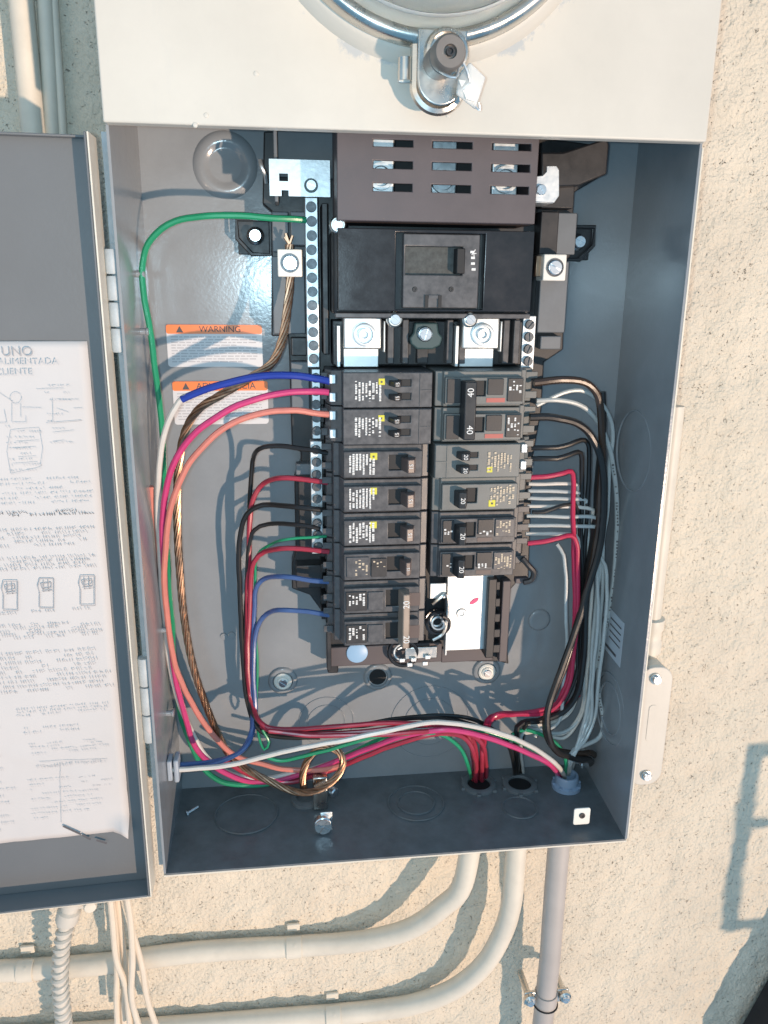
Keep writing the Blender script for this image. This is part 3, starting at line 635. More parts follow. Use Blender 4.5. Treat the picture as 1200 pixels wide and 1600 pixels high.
for pp, qq in ((617, 499), (734, 499), (528, 351)):
    c = at(pp, qq, -.078); b = build('screw_seat', MB().lathe((c.x, -.076, c.z), (0, -1, 0), [(.0055, -.001), (.0052, .002), (.0042, .003), (0, .003)], 20), M['worn_steel'], mb_)
    inst('case_screw', SCR_S, b, (c.x, -.0800, c.z), .7)

# lugs under the main breaker
for k, (px, lab) in enumerate(((567, 'bright load lug left of the green insulator'), (752, 'bright load lug right of the green insulator'))):
    c = at(px, 523, -.062); t = thing('load_lug', (c.x, -.05, .365), lab, 'lug', 'load lugs below the main breaker')
    build('lug_block', MB().box(c.x-.0130, c.x+.0125, -.062, -.044, c.z-.0095, c.z+.0115), M['bright'], t, .0012, 3)
    build('lug_tail', MB().box(c.x-.0125, c.x+.0120, -.0515, -.048, .3635, c.z-.0098), M['bright'], t, .0006)
    build('lug_side', MB().box(c.x-.0175, c.x-.0150, -.060, -.040, .3645, c.z+.006), M['bright'], t, .0005)
    build('lug_side', MB().box(c.x+.0145, c.x+.0158, -.058, -.040, c.z-.012, c.z+.009), M['bright'], t, .0005)
    s = build('set_screw', MB().lathe((c.x+.001, -.0621, c.z), (0, -1, 0), [(.0078, -.001), (.0078, .0018), (.0068, .0022), (.0058, .0022), (.0054, .0004), (.0042, .0004), (.0040, .0024), (.0024, .0024), (.0020, .0006), (0, .0006)], 30), M['steel'], t)
c = at(664, 522, -.058); t = thing('insulator_bracket', (c.x, -.05, .37), 'dark green insulator with a round screw between the two lugs', 'insulator')
build('insulator_body', MB().prism([xz(*q, -.058) for q in ((648, 504), (684, 504), (686, 520), (692, 528), (688, 540), (676, 546), (652, 546), (642, 538), (640, 528), (646, 520))], -.058, -.050), M['teal'], t, .0012)
build('insulator_stem', MB().box(c.x-.004, c.x+.004, -.050, -.024, .366, c.z+.004), M['black'], t, .0005)
b = build('insulator_washer', MB().lathe((c.x, -.0582, c.z), (0, -1, 0), [(.0052, -.001), (.0052, .001), (.0045, .0016), (0, .0016)], 24), M['screw'], t); inst('insulator_screw', SCR_M, b, (c.x, -.0602, c.z), .3)
build('cross_barrier', MB().box(-.048, .088, -.044, BP-.0004, .3640, .3950), M['black'], it, .001)
for px in (610, 633, 702, 722, 790, 806):
    c = at(px, 530, -.052); build('barrier_fin', MB().box(c.x-.0022, c.x+.0022, -.054, -.0442, .366, .396), M['breaker'], it, .0006)

# ================================================================== branch breakers
LZ = [.3630, .3385, .3132, .2887, .2642, .2394, .2135, .1882, .1625]
RZs = [.3632, .3378, .3135, .2888, .2636, .2388, .2135]
XIN = {-1: .0176, 1: .0206}
def marks(u0, u1, v0, v1, X, Zt, y, s, m, par, seed, pitch=.0021, fill=.75):
    rnd = random.Random(seed); mb = MB()
    n = max(1, int(abs(u1-u0)/pitch))
    for i in range(n):
        u = u0+(u1-u0)*(i+.5)/n; v = v0+rnd.uniform(0, .1)*(v1-v0)*rnd.choice((0, 1, 3)); wd = pitch*.36*rnd.uniform(.75, 1.1)
        end = v1-rnd.choice((0, 0, .1, .25, .45))*(v1-v0)
        while v < end:
            l = rnd.uniform(.0005, .0013)
            if rnd.random() < fill:
                du = rnd.uniform(-.0001, .0001)
                x = X(u+du); mb.add([(x-wd, y-.00006, Zt-v), (x+wd, y-.00006, Zt-v), (x+wd, y-.00006, Zt-min(v1, v+l)), (x-wd, y-.00006, Zt-min(v1, v+l))], [(0, 1, 2, 3)])
            v += l+rnd.uniform(.00018, .00035)
    if mb.f: return build('printed_text', mb, m, par, smooth=0)

def breaker(s, zt, zb, spec, label, poles=1, group='branch breakers'):
    X = lambda u: XIN[s]+s*u
    H = zt-zb; t = thing('circuit_breaker', (X(.035), -.05, zb), label, 'breaker', group)
    L = .0710 if s < 0 else .0745
    bm_ = M[spec.get('mat', 'breaker')]; FY = -.0762
    for k in range(poles):
        Zt = zt-k*H/poles; h = H/poles; Zb = Zt-h
        g = .0004
        if spec.get('flat'):
            prof = [(0, -.030), (0, -.0745), (.0005, -.0750), (.0600, -.0750), (.0605, -.064), (.0680, -.062), (.0700, -.052), (L, -.050), (L, -.030)]
            f0, f1, vt, vb = .0002, .0605, .0006, .0006
        else:
            prof = [(0, -.030), (0, -.0690), (.0050, -.0695), (.0055, -.0715), (.0600, -.0715), (.0625, -.062), (.0665, -.061), (.0668, -.050), (L, -.048), (L, -.030)]
            f0, f1, vt, vb = .0058, .0602, .0042, .0022
        body = build('case', MB().prism([(X(u), y) for u, y in prof], Zb+g, Zt-g, 'z'), bm_, t, .0007)
        hl = [(X(h0), X(h1), Zt-v1, Zt-v0) for h0, h1, v0, v1 in spec['holes']]
        fy0 = FY if not spec.get('flat') else -.0766
        build('face', MB().holed((X(f0), X(f1)), (Zb+vb, Zt-vt), hl, fy0, prof[3][1]-.0001), bm_, t, .0005)
        if spec.get('flat'):
            build('moulded_seam', MB().box(X(.0082), X(.0088), fy0-.0005, fy0-.0001, Zb+.001, Zt-.001), bm_, t)
            build('moulded_seam', MB().box(X(.0004), X(.0081), fy0-.0005, fy0-.0001, Zt-h*.52, Zt-h*.49), bm_, t)
        for h0, h1, v0, v1 in spec['holes']:
            build('recess', MB().box(X(h0+.0002), X(h1-.0002), fy0+.0020, prof[3][1]-.0004, Zt-v1+.0002, Zt-v0-.0002), M['dark'], t)
        for j, (h0, h1, v0, v1, txt, hm) in enumerate(spec['handles']):
            if poles > 1 and spec.get('tie'): break
            sgn = spec.get('lean', 1)
            pr = [(X(h0-.002), -.0745), (X(h0+.0003), fy0-.0085), (X(h1-.0003), fy0-.0095), (X(h1+.003), -.0745)]
            hd = build('toggle', MB().prism(pr, Zt-v1, Zt-v0, 'z'), M[hm], t, .0006)
            if txt: text('rating', txt, M['print'], hd, (X((h0+h1)/2), fy0-.0096, Zt-(v0+v1)/2), spec.get('tsize', .0042), -math.pi/2*s*-1)
        for j, (b0, b1, v0, v1, bmn) in enumerate(spec.get('blocks', [])):
            o = build('sticker' if 'stick' in bmn else 'raised_block', MB().box(X(b0), X(b1), fy0-(.0012 if bmn in ('black', 'dark', 'breaker') else .0003), fy0-.0001, Zt-v1, Zt-v0), M[bmn], t, .0003 if bmn in ('black', 'dark', 'breaker') else 0)
        for j, (b0, b1, v0, v1, pm, fill) in enumerate(spec.get('prints', [])):
            marks(b0, b1, v0, v1, X, Zt, fy0-(.0005 if not spec.get('raisedprint') else .0014), s, M[pm], t, hash((round(zt*1e4), k, j)) & 0xffff, fill=fill)
        for (b0, v0, sz) in spec.get('squares', []):
            o = build('yellow_square', MB().box(X(b0), X(b0+sz), fy0-.0003, fy0-.0001, Zt-v0-sz, Zt-v0), M['yellow'], t)
            build('square_centre', MB().box(X(b0+sz*.38), X(b0+sz*.66), fy0-.0005, fy0-.00035, Zt-v0-sz*.66, Zt-v0-sz*.38), M['inkd'], o)
        # wire terminals at the outer end
        nz = 2 if spec.get('flat') else 1
        for q in range(nz):
            z = Zt-h*((q+.5)/nz) if nz > 1 else Zt-h*.5
            mbt = MB().box(X(.0645), X(.0690), -.0655 if spec.get('flat') else -.0628, -.0605, z-.0032, z+.0032)
            if spec.get('flat'): tw = build('wire_clamp', mbt, M['alu'], t, .0006)
            build('wire_port', MB().box(X(L-.0004), X(L+.0012), -.0465, -.036, z-.0045, z+.0035), M['dark'], t, .0004)
        build('end_fin', MB().box(X(.0670), X(L+.003), -.052, -.0505, Zt-.0075, Zt-.0030), bm_, t, .0003)
        build('end_fin', MB().box(X(.0670), X(L+.003), -.052, -.0505, Zb+.0030, Zb+.0080), bm_, t, .0003)
    if spec.get('tie'):
        h0, h1, txt, v0, v1 = spec['tie']
        tie = build('handle_tie', MB().prism([(X(h0-.001), -.0745), (X(h0), FY-.0105), (X(h1), FY-.0110), (X(h1+.002), -.0745)], zb+v1, zt-v0, 'z'), M[spec.get('tiemat', 'handle')], t, .0008)
        for k in range(2):
            zz = zt-v0-(zt-zb-v0-v1)*(.18 if k == 0 else .82)
            text('rating', txt, M['print'], tie, (X((h0+h1)/2), FY-.01115, zz), .0062, -math.pi/2 if k == 0 else math.pi/2)
    return t
def tandem(m='print'):
    return dict(flat=True, holes=[(.0145, .0235, .0052, .0098), (.0145, .0235, .0142, .0188)], handles=[(.0225, .0275, .0056, .0094, '15', 'black'), (.0225, .0275, .0146, .0184, '15', 'black')],
        prints=[(.0345, .0530, .0060, .0195, m, .8)], squares=[(.0325, .0045, .0042)], tsize=.0032)
single = dict(holes=[(.0160, .0290, .0068, .0178)], handles=[(.0120, .0175, .0085, .0180, '15', 'handle')], prints=[(.0385, .0570, .0056, .0203, 'print', .92)], squares=[(.0372, .0052, .0048)], tsize=.0038)
sticker1 = dict(holes=[(.0175, .0295, .0068, .0180)], handles=[(.0135, .0175, .0085, .0185, '15', 'handle')], blocks=[(.0425, .0585, .0062, .0212, 'breaker'), (.0300, .0410, .0075, .0212, 'black')], prints=[(.0430, .0530, .0080, .0205, 'print_gold', .5), (.0305, .0400, .0080, .0150, 'print_gold', .35)], raisedprint=True, tsize=.003)
double_l = dict(holes=[(.0190, .0300, .0062, .0190)], handles=[(.0130, .018, .009, .018, None, 'handle')], blocks=[(.0440, .0590, .0065, .0210, 'black'), (.0320, .0430, .0070, .0210, 'breaker'), (.0050, .0130, .0090, .0190, 'handle')], prints=[(.0450, .0575, .0075, .0185, 'print', .6)], raisedprint=True, tie=(.0140, .0190, '20', .006, .003), tiemat='tie_lit')
double_r = dict(holes=[(.0260, .0340, .0065, .0170)], handles=[], blocks=[(.0070, .0160, .0050, .0215, 'black'), (.0350, .0460, .0050, .0160, 'black'), (.0490, .0640-.0045, .0048, .0205, 'black'), (.0345, .0475, .0182, .0212, 'red_sticker'), (.0080, .0155, .0190, .0213, 'red_sticker')], prints=[(.0495, .0588, .0065, .0190, 'print', .6)], raisedprint=True, tie=(.0172, .0250, '40', .006, .0045), tiemat='black', mat='breaker_pale')
tand_r = dict(flat=True, mat='breaker_pale', holes=[(.0245, .0305, .0060, .0100), (.0245, .0305, .0150, .0190)], handles=[(.0165, .0225, .0050, .0100, '20', 'black'), (.0165, .0225, .0145, .0192, '20', 'black')], prints=[(.0370, .0550, .0060, .0200, 'print_gold', .75)], squares=[(.0370, .0165, .0040)], tsize=.004)
single_r = dict(mat='breaker_pale', holes=[(.0230, .0310, .0070, .0180)], handles=[(.0160, .0215, .0080, .0195, '20', 'black')], prints=[(.0400, .0580, .0050, .0205, 'print_gold', .6)], squares=[(.0395, .0160, .0048)], tsize=.0045)
stick_r = dict(holes=[(.0235, .0310, .0070, .0180)], handles=[(.0170, .0220, .0075, .0212, '20', 'black')], blocks=[(.0070, .0150, .0050, .0215, 'black'), (.0325, .0435, .0048, .0160, 'black'), (.0325, .0435, .0185, .0215, 'handle'), (.0450, .0590, .0050, .0180, 'breaker')], prints=[(.0455, .0585, .0060, .0175, 'print_gold', .5), (.033, .043, .0130, .0165, 'print', .6), (.0075, .0145, .0110, .0160, 'print', .45)], raisedprint=True, tsize=.005, mat='breaker')
BR = []
BR.append(breaker(-1, LZ[0], LZ[1], tandem(), 'top left twin breaker with two tiny toggles, taking the blue and pink wires'))
BR.append(breaker(-1, LZ[1], LZ[2], tandem(), 'second left twin breaker with two tiny toggles, taking the coral wire'))
for i, lab in ((2, 'upper of three left single breakers with yellow square and brown toggle'), (3, 'middle of three left single breakers with yellow square and brown toggle'), (4, 'lowest of three left single breakers with yellow square and brown toggle')):
    BR.append(breaker(-1, LZ[i], LZ[i+1], single, lab))
BR.append(breaker(-1, LZ[5], LZ[6], sticker1, 'sixth left breaker, single toggle and no yellow square'))
BR.append(breaker(-1, LZ[6], LZ[8], double_l, 'bottom left double breaker joined by a tall handle tie', 2))
BR.append(breaker(1, RZs[0], RZs[2], double_r, 'top right double breaker marked 40 with a long handle tie', 2))
BR.append(breaker(1, RZs[2], RZs[3], tand_r, 'right twin breaker with two black toggles and gold print'))
BR.append(breaker(1, RZs[3], RZs[4], single_r, 'right single breaker with pale print and a yellow square'))
BR.append(breaker(1, RZs[4], RZs[5], stick_r, 'right breaker marked 20, fifth row, above the bus plate neighbour'))
BR.append(breaker(1, RZs[5], RZs[6], stick_r, 'lowest right breaker marked 20, just above the bus plate'))
hk = thing('end_hook', (.096, -.05, .218), 'bent black hook at the outer end of the lowest right breaker', 'hook')
build('hook_wire', MB().tube(spline([at(816, 872, -.055), at(826, 884, -.056), at(834, 894, -.055), at(830, 906, -.054), at(818, 910, -.054)], .002), .0022, 8), M['black'], hk)
build('hook_foot', MB().box(at(806, 905, -.052).x, at(826, 905, -.052).x, -.052, -.046, at(806, 912, -.052).z, at(806, 904, -.052).z), M['brown'], hk, .0006)

# ================================================================== labels and papers
def label_sheet(px0, py0, px1, py1, head, label, nlines):
    a = at(px0, py0, -.0004); b = at(px1, py1, -.0004); H = a.z-b.z; W = b.x-a.x
    t = thing('warning_label', (a.x+W/2, 0, b.z), label, 'label', 'warning labels on the back panel')
    build('label_sheet', MB().prism(rrect((a.x+b.x)/2, (a.z+b.z)/2, W, H, .0022), -.0006, -.0002), M['label'], t)
    hh = H*.215
    hb = build('orange_header', MB().prism(rrect((a.x+b.x)/2, a.z-hh/2, W, hh, .0015), -.0009, -.00065), M['orange'], t)
    text('heading', head, M['inkd'], hb, ((a.x+b.x)/2+W*.06, -.00098, a.z-hh*.52), hh*.95)
    tx = a.x+W*.14
    build('warning_triangle', MB().prism([(tx-.0026, a.z-hh*.86), (tx+.0026, a.z-hh*.86), (tx, a.z-hh*.16)], -.0011, -.00092), M['inkd'], hb)
    rnd = random.Random(head); mb = MB()
    for i in range(nlines):
        z = a.z-hh-.0022-(H-hh-.004)*(i)/(nlines); x = a.x+.003; end = b.x-.003-(rnd.random()*.02 if i in (nlines-1, 3) else rnd.random()*.002)
        while x < end:
            l = rnd.uniform(.002, .0065); mb.box(x, min(end, x+l), -.00066, -.00062, z-.00042, z+.00042); x += l+.0009
    build('small_print', mb, M['label_text'], t, smooth=0)
label_sheet(259, 507, 411, 573, 'WARNING', 'orange headed label reading WARNING on the back panel', 10)
label_sheet(269, 596, 420, 662, 'ADVERTENCIA', 'orange headed label reading ADVERTENCIA behind the wires', 10)
# small maker label on the right wall
t = thing('approval_label', (XR-.004, -.04, .135), 'small silver approval label on the right inner wall', 'label')
def on_rw(y, z, off): return (HW+(XR-HW)*(y+D)/D-off, y, z)
def rw_patch(y0, y1, z0, z1, off, m, name, par):
    return build(name, MB().add([on_rw(y0, z0, off), on_rw(y1, z0, off), on_rw(y1, z1, off), on_rw(y0, z1, off), on_rw(y0, z0, off-.0002), on_rw(y1, z0, off-.0002), on_rw(y1, z1, off-.0002), on_rw(y0, z1, off-.0002)], [(0,1,2,3), (7,6,5,4), (0,4,5,1), (1,5,6,2), (2,6,7,3), (3,7,4,0)]), m, par)
ay0, ay1, az0, az1 = -.060, -.016, .128, .166
rw_patch(ay0, ay1, az0, az1, .0004, M['approval'], 'label_sheet', t)
for i in range(4): rw_patch(ay0+.004, ay1-.017, az1-.006-.0055*i-.0010, az1-.006-.0055*i, .0008, M['inkd'], 'print_line', t)
build('print_ring', MB().tube([on_rw(-.024+.0055*math.cos(2*math.pi*i/24), .152+.0055*math.sin(2*math.pi*i/24), .0008) for i in range(24)], .0006, 6, True), M['inkd'], t)
rw_patch(ay0+.01, ay1-.006, az0+.004, az0+.0062, .0008, M['inkd'], 'print_line', t)
# photocopied sheets on the door
sheetT = thing('instruction_sheet', (DR-.02, -.097, .03), 'creased white photocopied instruction sheet stuck inside the open door', 'paper')
def on_door(px, py):      # intersect with door plane
    d = ray(px, py); n = Vector((math.sin(tilt), -math.cos(tilt), 0)); p0 = Vector(dp(0, 0, 0))
    q = CAM+d*((p0-CAM).dot(n)/d.dot(n)); return (DR-q.x)/math.cos(tilt), q.z
u0, zt = on_door(137, 533); u1, zb = on_door(205, 1303)
PU0 = (u0+u1)/2; PZ1 = zt; PZ0 = zb+.004
def paper():
    nu, nz = 40, 80; vs = []; fs = []; rnd = random.Random(3)
    W = .245
    for j in range(nz+1):
        for i in range(nu+1):
            u = PU0+W*i/nu; z = PZ0+(PZ1-PZ0)*j/nz
            o = .0009+.0006*noise.noise(Vector((u*30, 0, z*18)))+.0004*noise.noise(Vector((u*90, 3, z*70)))
            cr = abs(u-PU0-.028-.003*noise.noise(Vector((0, 0, z*25)))); o += .0012*math.exp(-(cr/.0022)**2)
            cr = abs((z-.07)-(u-PU0)*.5); o += .0010*math.exp(-(cr/.003)**2)
            k = max(0, .012-(u-PU0)) + max(0, .014-(z-PZ0)); k2 = min(max(0, .010-(u-PU0)), max(0, .012-(z-PZ0)))
            o += 1.0*k2
            vs.append(dp(u, o, z))
    for j in range(nz):
        for i in range(nu): fs.append((j*(nu+1)+i, j*(nu+1)+i+1, (j+1)*(nu+1)+i+1, (j+1)*(nu+1)+i))
    mb = MB(); mb.add(vs, fs); o = build('sheet', mb, M['paper'], sheetT); sm = o.modifiers.new('thick', 'SOLIDIFY'); sm.thickness = .0002; sm.offset = 1
paper()
def dmark(mb, u0, u1, z0, z1, o=.0026): 
    mb.add([dp(u0, o, z0), dp(u1, o, z0), dp(u1, o, z1), dp(u0, o, z1)], [(0, 1, 2, 3)])
def dline(mb, a, b, wd=.0004):
    a = Vector(a); b = Vector(b); d = (b-a).normalized(); n = Vector((-d.y, d.x))*wd
    mb.add([dp(q.x, .0026, q.y) for q in (a-n, b-n, b+n, a+n)], [(0, 1, 2, 3)])
def dtext(s, px, py, size, m):
    u, z = on_door(px, py); text('heading', s, m, sheetT, dp(u, .0028, z), size, 0, 'LEFT', yrot=tilt)
dtext('UNO', 5, 550, .0078, M['ink']); dtext('LA ALIMENTADA', -22, 566, .0056, M['ink2']); dtext('CLIENTE', -4, 582, .0056, M['ink2'])
def scribble(px0, py0, px1, py1, nrow, seed, m='ink', h=.0017, keep=.7):
    rnd = random.Random(seed); mb = MB(); ua, za = on_door(px1, py0); ub, zb_ = on_door(px0, py1)
    for r in range(nrow):
        z = za+(zb_-za)*(r+.3)/nrow; u = ua+rnd.random()*.012
        while u < ub:
            wl = rnd.uniform(.003, .013)
            if rnd.random() < keep:
                e = min(ub, u+wl)
                while u < e:                       # letter strokes
                    k = rnd.choice('|-/+'); c = rnd.uniform(.0009, .0015)
                    if k == '|': dline(mb, (u, z), (u, z+h), .00020)
                    elif k == '-': dline(mb, (u, z+h*rnd.choice((.1, .5, .9))), (u+c, z+h*.5), .00020)
                    elif k == '/': dline(mb, (u, z), (u+c*.7, z+h), .00018)
                    else: dline(mb, (u, z), (u, z+h*.9), .0002); dline(mb, (u, z+h*.45), (u+c*.8, z+h*.45), .00018)
                    u += c+.0004
            else: u += wl*.6
            u += .0016
    if mb.f: build('print_lines', mb, M[m], sheetT, smooth=0)
scribble(-60, 745, 150, 796, 6, 1, 'ink2'); scribble(-60, 796, 150, 812, 2, 2, 'inkd', .0019, .8)
scribble(-60, 822, 156, 862, 5, 3, 'ink'); scribble(-60, 866, 158, 898, 4, 4, 'ink', .0019, .75)
scribble(-60, 968, 168, 1006, 5, 5, 'ink'); scribble(-60, 1010, 174, 1092, 9, 6, 'ink', .0018, .7)
scribble(30, 1096, 180, 1122, 3, 7, 'ink2'); scribble(40, 1130, 130, 1150, 2, 8, 'ink2'); scribble(60, 1186, 172, 1200, 2, 9, 'ink2')
def sketch(lines, m='ink', wd=.00035):
    mb = MB()
    for ln in lines:
        pts = [on_door(*q) for q in ln]
        for a, b in zip(pts, pts[1:]): dline(mb, a, b, wd)
    build('sketch', mb, M[m], sheetT, smooth=0)
for k, (x, y) in enumerate(((8, 906), (64, 902), (128, 898))):
    sketch([[(x, y), (x+22, y), (x+22, y+46), (x, y+46), (x, y+22), (x-3, y+12), (x, y)], [(x+2, y+8), (x+18, y+6), (x+18, y+14), (x+4, y+16), (x+2, y+8)], [(x+4, y+20), (x+20, y+18)], [(x+6, y+3), (x+6, y+20)], [(x+13, y+2), (x+14, y+20)]], 'ink', .0003)
    scribble(x-12, y+50, x+34, y+56, 1, 40+k, 'ink', .0016, 1)
circ = [(28+9*math.cos(2*math.pi*i/16), 622+9*math.sin(2*math.pi*i/16)) for i in range(17)]
sketch([circ, [(22, 630), (22, 660), (44, 660), (44, 650)], [(36, 630), (36, 652)], [(38, 637), (68, 637)], [(60, 608), (103, 607)], [(85, 622), (86, 660), (130, 656), (75, 661)], [(92, 624), (126, 624)], [(92, 638), (110, 644)], [(118, 638), (132, 637)], [(10, 640), (14, 660), (-20, 662)], [(20, 672), (64, 668), (70, 700), (66, 730), (20, 740), (14, 706), (20, 672)], [(32, 714), (60, 713)], [(28, 690), (64, 688)], [(24, 700), (60, 698)], [(86, 676), (118, 672)], [(86, 690), (104, 688)], [(0, 612), (24, 628)], [(24, 724), (62, 722)]], 'ink2', .00016); scribble(20, 664, 72, 742, 9, 23, 'ink2', .0012, .6); scribble(84, 600, 134, 700, 9, 24, 'ink2', .0011, .5)
scribble(44, 1152, 172, 1182, 4, 21, 'ink2', .0013, .6); scribble(56, 1206, 176, 1284, 9, 22, 'ink2', .0013, .5)
sketch([[(96, 1190), (98, 1284)], [(64, 1188), (170, 1184)]], 'ink2', .00016)
sketch([[(100, 1287), (128, 1300)], [(130, 1301), (143, 1308)], [(152, 1309), (168, 1314)]], 'inkd', .0008)
scribble(-60, 1120, 20, 1320, 18, 10, 'ink2', .0016, .45)

# ================================================================== wires
def wire(name, m, r, pts, label, group, step=.004, n=9):
    P = []
    for i, q in enumerate(pts):
        if group == GL and len(q) == 3 and 365 < q[0] < 426 and 720 < q[1] < 1125 and q[2] > -.05: q = (q[0], q[1], q[2]*.72)
        v = at(*q) if len(q) == 3 else at_z(q[0], q[1], q[3])
        P.append(v)
    P = wobble(spline(P, step), label)
    o = build(name, MB().tube(P, r*.83, n), M[m], None); tag(o, label, 'wire', group); return o
def wobble(P, seed):
    k = random.Random(seed).random()*50; n = len(P); out = []
    for i, p in enumerate(P):
        e = min(1, i/4, (n-1-i)/4); q = p*26+Vector((k, 0, 0)); q2 = p*70+Vector((k, 9, 0))
        out.append(p+(noise.noise_vector(q)*.0011+noise.noise_vector(q2)*.0004)*e)
    return out
GL, GR, GB = 'wires on the left side', 'wires on the right side', 'wires along the bottom'
def Zp(px, py, Z): return (px, py, None, Z)
# --- left outer bundle
wire('green_wire', 'w_green', .0026, [(478, 344, -.047), (440, 341, -.050), (340, 337, -.052), (275, 345, -.050), (238, 372, -.048), (223, 412, -.046), (226, 470, -.045), (239, 545, -.045), (249, 625, -.043), (255, 700, -.040), (258, 800, -.034), (263, 900, -.026), (270, 1000, -.022), (276, 1080, -.022), (292, 1150, -.022), (326, 1208, -.027), (372, 1226, -.033), (430, 1224, -.029), (500, 1200, -.030), (580, 1162, -.040), (640, 1144, -.044), (700, 1134, -.048), (760, 1141, -.053), (820, 1163, -.050), (862, 1190, -.048), Zp(884, 1220, -.01)], 'long green ground wire bending from the upper bar down the left wall', GL)
ww = thing('white_wire', at(250, 800, -.05), 'white wire with its upper end wrapped in blue, left bundle', 'wire', GL)
def part_wire(name, m, r, pts, par): return build(name, MB().tube(wobble(spline([at(*q) for q in pts], .004), 'white'), r*.85, 9), M[m], par)
part_wire('blue_sleeve', 'w_dblue', .0029, [(516, 596, -.063), (498, 592, -.063), (450, 586, -.066), (390, 590, -.068), (340, 602, -.069), (306, 614, -.068), (284, 624, -.067)], ww)
part_wire('white_insulation', 'w_white', .0024, [(292, 619, -.0675), (280, 627, -.066), (262, 662, -.063), (251, 715, -.058), (247, 780, -.053), (248, 850, -.048), (253, 930, -.043), (262, 1010, -.038), (276, 1085, -.033), (298, 1140, -.031), (318, 1178, -.030), (356, 1206, -.029), (410, 1216, -.029), (470, 1204, -.030), (520, 1192, -.032)], ww)
wire('magenta_wire', 'w_pink', .0027, [(514, 613, -.063), (496, 612, -.063), (440, 614, -.067), (380, 630, -.069), (322, 661, -.068), (284, 702, -.064), (264, 750, -.060), (255, 810, -.055), (256, 880, -.050), (262, 960, -.045), (271, 1040, -.040), (286, 1110, -.036), (308, 1172, -.033), (345, 1204, -.034), (392, 1222, -.031), (440, 1218, -.031), (510, 1196, -.035), (580, 1168, -.045), (640, 1149, -.055), (700, 1141, -.062), (760, 1152, -.058), (820, 1174, -.053), (860, 1194, -.050), Zp(882, 1222, -.01)], 'bright magenta wire from the top twin breaker down the left side', GL)
wire('coral_wire', 'w_coral', .0026, [(520, 648, -.063), (500, 646, -.063), (455, 642, -.067), (400, 648, -.070), (346, 672, -.070), (302, 716, -.067), (276, 766, -.063), (262, 822, -.058), (257, 885, -.053), (259, 945, -.049), (266, 1005, -.045), (280, 1060, -.040), (306, 1112, -.036), (334, 1150, -.034), (366, 1180, -.030), (410, 1194, -.032), (450, 1204, -.034), (500, 1204, -.037), (540, 1194, -.040)], 'coral orange wire from the second twin breaker', GL)
wire('coral_wire', 'w_coral', .0022, [(236, 760, -.052), (240, 830, -.045), (250, 900, -.040), (256, 960, -.036), (258, 1040, -.034), (250, 1100, -.034), (252, 1145, -.034)], 'short coral wire close against the left wall', GL)
# bare stranded copper
def copper():
    pts = [(452, 382, -.043), (453, 440, -.043), (449, 480, -.046), (441, 530, -.050), (424, 568, -.053), (388, 592, -.055), (345, 617, -.056), (308, 642, -.054), (287, 682, -.050), (278, 742, -.045), (277, 810, -.041), (280, 880, -.037), (287, 960, -.033), (299, 1030, -.030), (318, 1092, -.028), (342, 1150, -.028), (362, 1184, -.028), (392, 1206, -.035), (428, 1224, -.041), (466, 1238, -.047), (497, 1234, -.050), (524, 1216, -.050), (536, 1192, -.048), (527, 1173, -.045), (503, 1168, -.042), (483, 1184, -.041), (473, 1210, -.042), (475, 1236, -.043)]
    C = spline([at(*q) for q in pts], .003); fr = frames(C)
    t = thing('copper_ground_wire', at(330, 1120, -.03), 'bare stranded copper conductor curling into a loop at the bottom', 'wire', GL)
    s = [0]
    for a, b in zip(C, C[1:]): s.append(s[-1]+(b-a).length)
    for k in range(6):
        P = [c+(e1*math.cos(k*math.pi/3+x*110)+e2*math.sin(k*math.pi/3+x*110))*.0019 for c, (e1, e2), x in zip(C, fr, s)]
        build('strand', MB().tube(P, .00108, 6), M['copper'], t)
    build('core_strand', MB().tube(C, .0014, 6), M['copper'], t)
    top = [C[0]+Vector((random.uniform(-.003, .003), random.uniform(-.001, .001), random.uniform(.004, .008))) for _ in range(4)]
    for q in top: build('strand_end', MB().tube([C[0]-Vector((0, 0, .004)), C[0], q], .0011, 6), M['copper'], t)
copper()
# --- wires of the left breakers, gathered in one vertical bundle
wire('black_wire', 'w_black', .0021, [(512, 708, -.048), (480, 702, -.047), (430, 697, -.045), (405, 702, -.042), (394, 722, -.038), (391, 770, -.033), (388, 840, -.030), (386, 940, -.028), (387, 1040, -.028), (392, 1100, -.030), (408, 1134, -.034), (470, 1143, -.038), (540, 1136, -.042), (620, 1122, -.044), (690, 1117, -.044), (738, 1122, -.042), (770, 1140, -.040), (795, 1165, -.042), Zp(806, 1222, -.01)], 'black wire from the upper single breaker, highest of the left bundle', GL)
wire('red_wire', 'w_red', .0023, [(512, 754, -.048), (480, 750, -.048), (440, 747, -.047), (412, 755, -.045), (397, 776, -.043), (390, 812, -.040), (388, 880, -.037), (386, 960, -.035), (385, 1030, -.035), (389, 1085, -.037), (400, 1120, -.040), (420, 1140, -.043), (480, 1146, -.048), (560, 1142, -.052), (640, 1134, -.054), (700, 1134, -.054), (733, 1150, -.052), (744, 1180, -.050), Zp(746, 1226, -.01)], 'red wire leaving the middle single breaker on the left', GL)
wire('black_wire', 'w_black', .0023, [(508, 797, -.048), (470, 794, -.050), (420, 789, -.049), (395, 795, -.046), (380, 812, -.042), (374, 850, -.038), (373, 910, -.035), (377, 980, -.033), (381, 1050, -.032), (388, 1100, -.034), (398, 1130, -.036), (425, 1150, -.040), (500, 1152, -.044)], 'black wire arching left below the red one, outermost of the bundle', GL)
